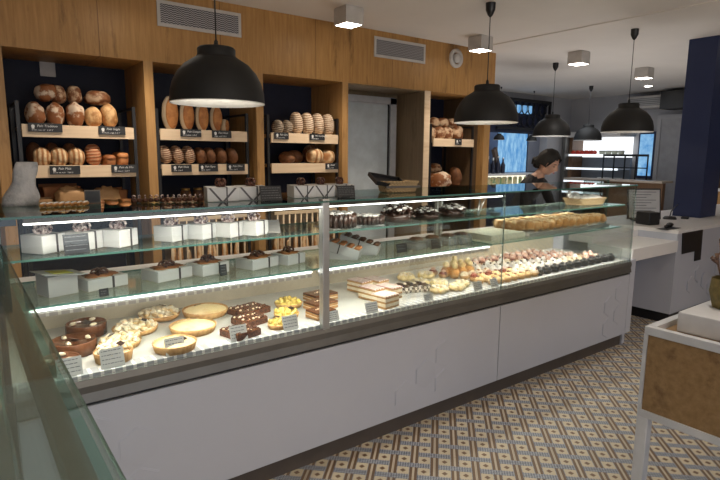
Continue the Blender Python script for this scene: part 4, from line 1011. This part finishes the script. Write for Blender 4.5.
TM = Matrix.Rotation(.16, 4, 'Y') @ Matrix.Rotation(.38, 4, 'X')
B().box(-.10, .09, -.055, .065, .0, .006, mat=TM).obj('tray_base', 'black', g)
B().box(-.10, .09, -.061, -.055, 0, .022, mat=TM).box(-.10, .09, .065, .071, 0, .022, mat=TM).box(-.106, -.10, -.061, .071, 0, .022, mat=TM).box(.09, .096, -.061, .071, 0, .022, mat=TM).obj('tray_rim', 'black', g)
# case 2 upper shelves
g = basket('bread_basket', .34, .17, .045, 'round pale wicker basket of white meringues on the upper shelf', 3.92, .25, 1.141, 0.)
kx2 = None
for i in range(12):
    if kx2 is None:
        o = B().blob((0, 0, .02), (.032, .026, .022), nz=.4, ns=8, seg=12, rings=8).obj('white_meringue', 'sugar'); tag(o, 'm', 'meringue'); kx2 = Kit(o)
    kx2.put((3.82 + (i % 5) * .050, .20 + (i // 5) * .05, 1.165 + .006 * (i % 2) + (.018 if i > 9 else 0)), i, ORD[i] + ' white meringue heaped in the wicker basket', 'meringues in the wicker basket')
g = thing('bread_tray', 'cream slatted tray holding golden braided breads', 'tray', (3.62, .30, .961))
B().box(-.53, .50, -.15, .17, 0, .008).obj('tray_base', 'deck', g); 
B().box(-.53, .50, -.156, -.15, 0, .022).box(-.53, .50, .17, .176, 0, .022).obj('tray_rim', 'alu', g)
br = B(); 
for i in range(9): br.blob((0, -.10 + i * .025, .032 + .006 * math.sin(i)), (.036, .020, .028), nz=.15, seg=14, rings=8, seed=i, rot=Matrix.Rotation(.5 * (-1) ** i, 4, 'Z'))
o = br.obj('braided_bread', 'breads'); tag(o, 'b', 'bread'); kbr = Kit(o)
for i in range(11):
    kbr.put((3.16 + i * .086, .30, .976), .75 + .08 * math.sin(i * 3), ORD[i] + ' golden braided bread on the tray, counted from the glass joint', 'braided breads on the tray', (.74, 1.30, 1.35))
g = thing('slatted_tray', 'empty cream plastic tray with slotted rim on the lower shelf', 'tray', (2.90, .30, .961))
B().box(-.17, .17, -.13, .13, .03, .036).box(-.17, .17, -.135, -.13, 0, .036).box(-.17, .17, .13, .135, 0, .036).box(-.175, -.17, -.135, .135, 0, .036).box(.17, .175, -.135, .135, 0, .036).obj('tray_shell', dashm('slotted_cream_plastic', (.75, .72, .58), (.32, .30, .22), 70, .35), g)
g = thing('bread_tongs', 'steel tongs lying across the clear boxes at the upper shelf', 'tongs', (2.56, .14, 1.137), .5)
B().tube([(0, 0, .004), (.02, .004, .05), (.05, .003, .11)], .005).tube([(0, 0, .004), (.0, -.014, .05), (.02, -.035, .11)], .005).obj('tong_arms', 'alu', g)
# things in the near case
for i, y in enumerate((-.35, -.75, -1.15)):
    tart('fruit_tart', ORD[i] + ' dim tart inside the green tinted near case, from the corner', -.25, y, .10, .025, 'tartshell', 'custard', seed=40 + i)
for i, (y) in enumerate((-.55, -1.0, -1.4)):
    g = thing('cake_dome', ORD[i] + ' clear box on the shelf of the near case, from the corner', 'pastry box', (-.22, y, .9605), .2, 'boxes in the near case')
    B().box(-.09, .09, -.09, .09, 0, .07, bev=.004).obj('box_body', 'plasticbox', g); B().box(-.07, .07, -.07, .07, .002, .03).obj('cake_layer', 'tin', g)

# ------------------------------------------------------------------ background room
dx = 8.0
# blue window with lattice
W = struct(B().box(8.02, 9.92, 4.79, 4.85, 1.15, 2.62).obj('window_1', plain('dark_blue_window_frame', (.015, .02, .05), .5)))
t = NT('blue_daylight_pane'); v = t.coord(); wv = t.noise(t.coord(scale=(4, 1, 1)), 3, 6, .7)
e = t.n('ShaderNodeEmission'); t.L(t.mix(t.ramp(wv, .4, .65), (.10, .30, .62), (.35, .62, .85)), e.inputs[0]); e.inputs[1].default_value = 1.0; t.L(e.outputs[0], t.out.inputs[0]); M['day'] = t.m
B().box(8.42, 9.30, 4.77, 4.788, 1.20, 1.95).obj('window_pane', 'day', W)
B().box(8.10, 8.40, 4.77, 4.788, 1.20, 1.95).obj('window_pane', plain('blue_grey_reveal', (.10, .16, .30), .5), W)
B().box(8.30, 9.40, 4.77, 4.788, 2.34, 2.50).obj('window_pane', 'day', W)
B().box(9.35, 9.9, 4.77, 4.788, 1.20, 1.95).obj('window_reveal', plain('grey_blue_reveal', (.22, .24, .30), .5), W)
b = B()
for i in range(7):
    cx = 8.75 + i * .19
    for k in range(2):
        cz = 2.20 + k * .24; pts = [(cx + .085 * math.cos(PI / 6 + j * PI / 3), 4.74, cz + .13 * math.sin(PI / 6 + j * PI / 3)) for j in range(6)]; b.tube(pts, .014, 5, closed=True)
b.box(8.3, 9.98, 4.72, 4.76, 2.56, 2.62).box(8.3, 9.98, 4.72, 4.76, 2.02, 2.07).box(9.93, 9.98, 4.72, 4.76, 2.02, 2.62).obj('lattice', 'black', W)
# bottle shelf + lit shelf
g = thing('lit_wall_shelf', 'lit shelf of pale packets under the blue window', 'shelf', (8.48, 4.55, 0))
B().box(-.75, .75, -.15, .2, 1.15, 1.19).box(-.75, .75, -.15, .2, .93, .96).obj('shelf_board', 'white2', g)
B().box(-.75, .75, .16, .19, .96, 1.15).obj('glowing_back', emis('warm_backlight', (1, .93, .72), 1.3), g)
B().box(-.75, .75, -.12, .2, 0, .93).obj('cabinet_base', plain('blue_black_cabinet', (.02, .025, .05), .5), g)
kk = None
for i in range(9):
    if kk is None:
        gg = thing('packet', 'x', 'packet'); B().box(-.06, .06, -.03, .03, 0, .15, bev=.006).obj('packet_body', two('packet_print', (.75, .68, .42), (.25, .45, .22), 8, .52, .56), gg); B().box(-.05, .05, -.02, .02, .15, .163).obj('packet_lid', 'white2', gg); kk = Kit(gg)
    kk.put((7.82 + i * .16, 4.50, .961), .1 * i, ORD[i] + ' pale packet on the lit shelf under the blue window', 'packets on the lit shelf')
kk = None
for i in range(8):
    if kk is None:
        gg = thing('bottle', 'x', 'bottle'); B().lathe([(0, 0), (.035, 0), (.037, .02), (.037, .14), (.015, .19), (.013, .24), (0, .24)], 16).obj('bottle_body', plain('dark_bottle', (.03, .035, .06), .15), gg); B().lathe([(.015, .235), (.016, .26), (0, .262)], 12).obj('bottle_cap', 'alu', gg); kk = Kit(gg)
    kk.put((7.70 + i * .07, 4.52 - .06 * (i % 2), 1.191), 0, ORD[i] + ' dark bottle standing on the sill of the blue window', 'bottles before the blue window', 1 + .2 * (i % 3) / 2)
tag(B().box(-.06, .06, -.03, .03, 0, .50, mat=Matrix.Rotation(-.45, 4, 'Y'), bev=.004).obj('leaning_board', plain('brown_board', (.13, .09, .07), .5), loc=(8.30, 4.64, 1.195), rz=.2), 'brown board leaning against the blue window beside the bottles', 'board')
# pale column and brown wood panel
struct(B().box(9.72, 10.30, 4.60, 4.85, 0, 2.05).obj('wall_pier', 'wallw'))
struct(B().box(10.32, 10.86, 4.40, 4.84, 0, 2.0).obj('wall_wood', oakm('dim_wood', (.20, .12, .07), (.14, .08, .05), (.06, .03, .02))))
# open refrigerated shelf unit
g = thing('open_fridge', 'open lit refrigerated shelf unit with fruit at the far end', 'fridge', (10.42, 3.95, 0))
B().box(.30, .36, -.58, .55, 1.50, 1.90).obj('glowing_back', emis('fridge_glow', (.93, .97, 1), 1.5), g)
B().box(.30, .36, -.58, .55, .1, 1.50).obj('back_panel', plain('fridge_grey_back', (.30, .33, .38), .4), g)
B().box(-.25, .36, .52, .58, 0, 1.95).obj('side_panel', 'steeld', g); B().box(-.25, .36, -.62, -.58, 0, 1.0).obj('side_panel', 'steeld', g)
B().box(-.25, .36, -.62, .58, 1.90, 2.0).obj('canopy', 'spotbody', g)
B().box(-.30, .36, -.62, .58, 0, .55).obj('base_tank', 'steeld', g)
for z, d in ((1.55, -.10), (1.28, -.16), (1.02, -.22), (.8, -.26)):
    s = B().box(d, .30, -.58, .52, z - .02, z).obj('shelf', 'white2', g); B().box(d - .01, d, -.58, .52, z - .03, z + .01).obj('shelf_light', emis('shelf_glow', (.85, .93, 1), 1.4), s)
kk = None
for i in range(10):
    if kk is None:
        gg = thing('tomato', 'x', 'tomato'); B().blob((0, 0, .045), (.05, .05, .043), seg=12, rings=8).obj('tomato_body', plain('tomato_red', (.62, .04, .02), .3), gg); B().lathe([(0, .086), (.018, .084), (.003, .09)], 6).obj('stalk', plain('stalk_green', (.05, .2, .03), .6), gg); kk = Kit(gg)
    kk.put((10.36 + .105 * (i % 2), 4.40 - (i // 2) * .103, 1.551), i, ORD[i] + ' red tomato heaped on the top fridge shelf, from the wood panel', 'tomatoes on the top fridge shelf')
kk = None
for i in range(8):
    if kk is None:
        gg = thing('salad_tub', 'x', 'tub'); B().lathe([(0, 0), (.05, 0), (.06, .07), (0, .07)], 14).obj('tub_body', plain('pale_tub', (.65, .68, .55), .4), gg); B().lathe([(.062, .07), (.062, .082), (0, .084)], 14).obj('tub_lid', 'white2', gg); kk = Kit(gg)
    kk.put((10.42, 3.80 - (i % 4) * .13, 1.551 if i < 4 else 1.021), 0, ORD[i % 4] + ' pale tub after the fruit on the ' + ('top' if i < 4 else 'third') + ' fridge shelf', 'tubs in the fridge')
# second opening right of the fridge: blue window with bars
W = struct(B().box(10.84, 10.89, 2.98, 3.30, 1.1, 2.0).obj('window_2', plain('blue_frame', (.02, .03, .08), .5)))
B().box(10.83, 10.842, 3.02, 3.27, 1.15, 1.95).obj('window_pane', 'day', W)
g = thing('dark_railing', 'dark metal railing rack between fridge and white door', 'railing', (10.1, 3.15, 0))
for i in range(5): B().box(-.01, .01, -.42 + i * .21, -.40 + i * .21, 0, 1.55).obj('bar', 'black', g)
B().box(-.012, .012, -.42, .44, 1.52, 1.56).box(-.012, .012, -.42, .44, 1.3, 1.32).obj('top_bar', 'black', g)
D2 = struct(B().box(10.80, 10.9, 2.50, 2.92, 0, 2.27).obj('door_2', plain('dim_white_door', (.36, .36, .38), .5)))
B().box(10.78, 10.802, 2.47, 2.95, 2.22, 2.30).box(10.78, 10.802, 2.88, 2.95, 0, 2.22).obj('door_frame', 'wallw', D2)
g = thing('ceiling_air_unit', 'grey air grille box under the far ceiling', 'air unit', (10.7, 3.1, 2.43))
B().box(-.12, .18, -.33, .36, 0, .22).obj('unit_body', 'spotbody', g); B().box(-.125, -.12, -.28, .31, .04, .18).obj('unit_grille', dashm('unit_slots', (.4, .4, .4), (.18, .18, .18), 30, .5, 2), g)
tag(B().box(10.4, 10.88, 2.0, 2.76, 2.38, 2.69).obj('ceiling_duct', 'black'), 'black duct box under the far ceiling beside the air grille', 'duct')
# wooden bar in front of the fridge
g = thing('wooden_bar', 'brown wooden bar with a pale ledge behind the cash counter', 'bar counter', (9.5, 2.9, 0))
B().box(-.05, .05, -.75, .28, 0, 1.08).obj('bar_front', oakm('bar_wood', (.22, .13, .08), (.15, .09, .05), (.06, .03, .02)), g)
B().box(-.2, .2, -.8, 1.0, 1.08, 1.115, bev=.004).obj('bar_ledge', plain('worn_pale_ledge', (.42, .36, .30), .4), g)
g = thing('back_counter', 'pale counter with wooden front seen past the blue pillar', 'counter', (9.6, -.2, 0))
B().box(-.2, .3, -1.6, 1.5, 0, 1.0).obj('counter_front', 'oakp', g); B().box(-.25, .35, -1.65, 1.55, 1.0, 1.04).obj('counter_top', 'white2', g)
struct(B().box(10.84, 10.89, -6, 1.9, 0, CZ - .05).obj('wall_panelling', oakm('dark_panelling', (.10, .06, .035), (.06, .035, .02), (.03, .02, .01))))

# small glass screen in front of the worker
g = thing('glass_screen', 'small clear counter screen in front of the worker', 'screen', (4.72, .62, .836), -.2)
pane(B(), -.16, .16, -.003, .003, .02, .46).obj('screen_glass', ['glass', 'edge'], g)
B().box(-.16, -.12, -.03, .03, 0, .02).box(.12, .16, -.03, .03, 0, .02).obj('screen_foot', 'alu', g)

# ------------------------------------------------------------------ the worker
def skin_mesh(pts, edges, radii, root=0, sub=2):
    me = bpy.data.meshes.new('sk'); me.from_pydata([tuple(p) for p in pts], edges, []); o = bpy.data.objects.new('sk', me); COL.objects.link(o)
    sk = o.modifiers.new('k', 'SKIN'); sk.use_smooth_shade = True
    for i, v in enumerate(me.skin_vertices[0].data):
        r = radii[i]; v.radius = r if isinstance(r, tuple) else (r, r); v.use_root = (i == root)
    su = o.modifiers.new('s', 'SUBSURF'); su.levels = sub; su.render_levels = sub
    bpy.context.view_layer.update(); dg = bpy.context.evaluated_depsgraph_get(); out = bpy.data.meshes.new_from_object(o.evaluated_get(dg))
    bpy.data.objects.remove(o); return out
def person():
    g = thing('person', 'person with dark tied-up hair in a black shirt bending over the counter', 'person', (4.50, 1.33, 0))
    O = Vector((4.50, 1.33, 0))
    f = Vector((.12, -.993, 0)); s = Vector((-f.y, f.x, 0))   # s points to her own left
    up = Vector((0, 0, 1))
    pel = Vector((0, 0, .86)); sp = pel + f * .03 + up * .14; ch = pel + f * .12 + up * .30; nb = pel + f * .19 + up * .42; nk = pel + f * .235 + up * .475; hd = pel + f * .27 + up * .53
    P_, E_, R_ = [pel, sp, ch, nb, nk, hd], [(0, 1), (1, 2), (2, 3), (3, 4), (4, 5)], [(.13, .10), (.12, .095), (.135, .10), (.075, .065), (.048, .048), (.05, .05)]
    def add(p, r, e): P_.append(p); R_.append(r); E_.append((e, len(P_) - 1)); return len(P_) - 1
    hands = []
    for sg in (-1, 1):
        sh = add(nb + s * sg * .165 - up * .045 - f * .0, .056, 3)
        el = add(nb + s * sg * .225 + f * .09 - up * .29, .042, sh)
        wr = add(nb + s * sg * .10 + f * .30 - up * .36, .026, el)
        hd_ = add(nb + s * sg * .075 + f * .37 - up * .375, .028, wr)
        hands.append((P_[wr], P_[hd_], sg))
        hip = add(pel + s * sg * .095 - up * .08, .092, 0)
        kn = add(pel + s * sg * .10 - up * .43 + f * .02, .062, hip)
        an = add(pel + s * sg * .10 - up * .79 - f * .01, .042, kn)
        add(pel + s * sg * .11 - up * .82 + f * .13, .034, an)
    me = skin_mesh(P_, E_, R_)
    for m in ('skin', 'shirt', 'trouser', 'black'): me.materials.append(M[m])
    wz = [(h[0], h[1]) for h in hands]
    elb = [nb + s * sg * .225 + f * .09 - up * .29 for sg in (-1, 1)]
    for p in me.polygons:
        c = p.center; z = c.z
        mi = 1
        if z < .09: mi = 3
        elif z < .84: mi = 2
        else:
            if (c - nk).length < .075 and z > nb.z + .015 and (c - nb).dot(f) > -.02: mi = 0
            if z > nk.z - .0: mi = 0
            for (w_, h_), e_ in zip(wz, elb):
                d = (w_ - e_); q = (c - e_).dot(d) / d.length_squared
                if q > .22 and (c - (e_ + d * max(0, min(q, 1.4)))).length < .06: mi = 0
        p.material_index = mi; p.use_smooth = True
    b = B(); b.bm.from_mesh(me)
    # fingers
    for w_, h_, sg in hands:
        d = (h_ - w_).normalized(); side = s * sg
        palm = h_ + d * .02
        fm = []
        for k, L in enumerate((.062, .070, .066, .052)):
            base = palm + side * (.024 - .016 * k) * 1; a = base + d * L * .5 - up * .006; c2 = a + d * L * .32 - up * .016; c3 = c2 + d * L * .15 - up * .018
            m2 = skin_mesh([base - d * .02, a, c2, c3], [(0, 1), (1, 2), (2, 3)], [.009, .0085, .0078, .0065], 0, 1); b.bm.from_mesh(m2)
        base = h_ - side * .022; m2 = skin_mesh([base, base - side * .022 + d * .022 - up * .005, base - side * .018 + d * .048 - up * .018], [(0, 1), (1, 2)], [.011, .010, .008], 0, 1); b.bm.from_mesh(m2)
    # head
    hc = hd + f * .045 + up * .055
    fh = Vector((.10, -.995, 0)); face = (fh * .88 - up * .47).normalized(); hup = (up * .88 + fh * .47).normalized(); left = hup.cross(face).normalized()
    H = Matrix((left, face, hup)).transposed().to_4x4(); H.translation = hc      # local x = side, y = forward, z = up
    bm = bmesh.new(); bmesh.ops.create_uvsphere(bm, u_segments=40, v_segments=30, radius=1)
    def gs(x, s_): return math.exp(-(x / s_) ** 2)
    for v in bm.verts:
        x, y, z = v.co; X, Y, Z = x * .078, y * .098, z * .118
        if z < 0: X *= 1 + .30 * z * (1 if z > -1 else 1); Y *= 1 + (.10 * z if y > 0 else .42 * z)
        if y > .2:
            Y -= .006 * y * gs(Z + .0, .05)
            Y += .030 * gs(X, .013) * gs(Z + .022, .020)            # nose tip
            Y += .014 * gs(X, .011) * gs(Z - .002, .022)            # bridge
            Y -= .012 * (gs(X - .031, .016) + gs(X + .031, .016)) * gs(Z - .010, .012)   # eye sockets
            Y += .006 * gs(Z - .030, .012) * gs(X, .05)             # brow
            Y += .009 * gs(X, .020) * gs(Z + .056, .008)            # lips
            Y += .010 * gs(X, .022) * gs(Z + .088, .016)            # chin
            Y += .005 * (gs(X - .045, .02) + gs(X + .045, .02)) * gs(Z + .022, .022)
        v.co = Vector((X, Y, Z))
    for fc in bm.faces:
        c = fc.calc_center_median()
        fc.material_index = 0
    b.merge(bm, 0, H, True)
    for sg in (-1, 1):
        bm = bmesh.new(); bmesh.ops.create_uvsphere(bm, u_segments=12, v_segments=8, radius=1)
        for v in bm.verts: v.co = Vector((v.co.x * .010 + sg * .077, v.co.y * .018 - .004, v.co.z * .032 - .008))
        b.merge(bm, 0, H, True)
    me2 = bpy.data.meshes.new('body'); b.bm.to_mesh(me2); b.bm.free()
    for m in ('skin', 'shirt', 'trouser', 'black'): me2.materials.append(M[m])
    o = bpy.data.objects.new('body', me2); COL.objects.link(o); o.parent = g
    # hair cap with bun and stray strands
    bm = bmesh.new(); bmesh.ops.create_uvsphere(bm, u_segments=36, v_segments=26, radius=1)
    for v in bm.verts:
        x, y, z = v.co; n_ = .035 * noise.noise(v.co * 4)
        v.co = Vector((x * .094, y * .116 - .004, z * .132 + .006)) * (1 + n_)
    kill = [v for v in bm.verts if (v.co.y > .040 and v.co.z < .064 - (abs(v.co.x) - .03) * .9) or (v.co.z < -.04 and v.co.y > -.02) or v.co.z < -.085]
    bmesh.ops.delete(bm, geom=kill, context='VERTS')
    hb = B(); hb.merge(bm, 0, H, True)
    hb.blob(H @ Vector((0, -.120, -.045)), (.042, .042, .042), nz=.35, ns=9, seg=18, rings=12)
    hb.blob(H @ Vector((0, -.085, -.045)), (.060, .050, .055), nz=.3, ns=9, seg=18, rings=12)
    for sg in (-1, 1):
        hb.tube([H @ Vector((sg * .060, .072, .070)), H @ Vector((sg * .078, .055, .02)), H @ Vector((sg * .083, .035, -.03))], [.012, .010, .004], 7)
    hb.obj('hair', 'hair', g)
    for sg in (-1, 1):
        eb = B(); eb.tube([H @ Vector((sg * .018, .088, .006)), H @ Vector((sg * .031, .090, .003)), H @ Vector((sg * .043, .083, .005))], [.002, .0032, .002], 6); eb.obj('eyelashes', 'eye', g)
        eb = B(); eb.tube([H @ Vector((sg * .016, .094, .026)), H @ Vector((sg * .032, .093, .031)), H @ Vector((sg * .048, .083, .026))], [.0022, .003, .002], 6); eb.obj('eyebrow', 'hair', g)
    eb = B(); eb.blob(H @ Vector((0, .1, -.056)), (.020, .006, .006), rot=H.to_3x3().to_4x4(), seg=12, rings=8); eb.obj('mouth', 'lips', g)
    # collar
    cb = B(); cb.tube([nb + up * .02 + (f * math.cos(a) * .062 + s * math.sin(a) * .070) - up * .022 * math.cos(a) for a in [k * 2 * PI / 16 for k in range(16)]], .010, 7, closed=True); cb.obj('shirt_collar', 'shirt', g)
    for ch_ in g.children: pass
    return g
person()

# ------------------------------------------------------------------ light
w = bpy.data.worlds.new('world'); SC.world = w; w.use_nodes = True
w.node_tree.nodes['Background'].inputs[0].default_value = (.62, .75, 1, 1); w.node_tree.nodes['Background'].inputs[1].default_value = .6
def area(name, loc, rot, sx, sy, e, c):
    l = bpy.data.lights.new(name, 'AREA'); l.shape = 'RECTANGLE'; l.size = sx; l.size_y = sy; l.energy = e; l.color = c
    o = bpy.data.objects.new(name, l); COL.objects.link(o); o.location = loc; o.rotation_euler = rot; return o
area('shop_window_daylight', (.8, -6.9, 1.2), (PI / 2, 0, 0), 7, 2.1, 60, (.84, .90, 1))
area('added_ceiling_fill', (1.5, -4.6, 1.0), (PI, 0, 0), 5, 1.5, 235, (1, .82, .60))  # unseen upward fill, added behind the camera to brighten the ceiling
area('hidden_aisle_fill', (6.9, 1.75, .03), (PI, 0, 0), 2.6, .9, 34, (1, .95, .90))  # fill lamp hidden behind the counter, added to lift the far ceiling
area('far_room_light', (8.2, 3.4, 2.66), (0, 0, 0), 2.0, 1.0, 18, (.9, .95, 1))
for x, y in ((1.262, 1.00), (3.67, 1.06), (5.45, .76)):
    l = bpy.data.lights.new('pendant_glow', 'POINT'); l.energy = 3; l.color = (1, .9, .75); l.shadow_soft_size = .04
    o = bpy.data.objects.new('pendant_glow', l); COL.objects.link(o); o.location = (x, y, 1.82)
# row of ceiling spots on the customers' side (out of the picture, same kind as the ones over the aisle)
for i, x in enumerate((.4, 2.3, 4.2)):
    spot(x, -1.1, CZ, 'square white ceiling spot over the customers, ' + ORD[i] + ' from the side wall', 38, (1, .9, .8))

# ------------------------------------------------------------------ camera
cd = bpy.data.cameras.new('camera'); cd.sensor_width = 36; cd.lens = 27.016; cd.clip_start = .02
co = bpy.data.objects.new('camera', cd); COL.objects.link(co); SC.camera = co
rt = Vector((0.80132212, -0.59817902, 0.00804517)); dn = Vector((-0.08622468, -0.1287937, -0.98791573)); fw = Vector((0.59198663, 0.79094503, -0.15478304))
mm = Matrix((rt, -dn, -fw)).transposed().to_4x4(); mm.translation = (0, -2.07, 1.5); co.matrix_world = mm
SC.view_settings.view_transform = 'Standard'; SC.view_settings.look = 'None'; SC.view_settings.exposure = 0
try:
    SC.cycles.use_denoising = True; SC.cycles.transparent_max_bounces = 32; SC.cycles.max_bounces = 8; SC.cycles.sample_clamp_indirect = 4; SC.cycles.caustics_reflective = False; SC.cycles.caustics_refractive = False
except Exception: pass
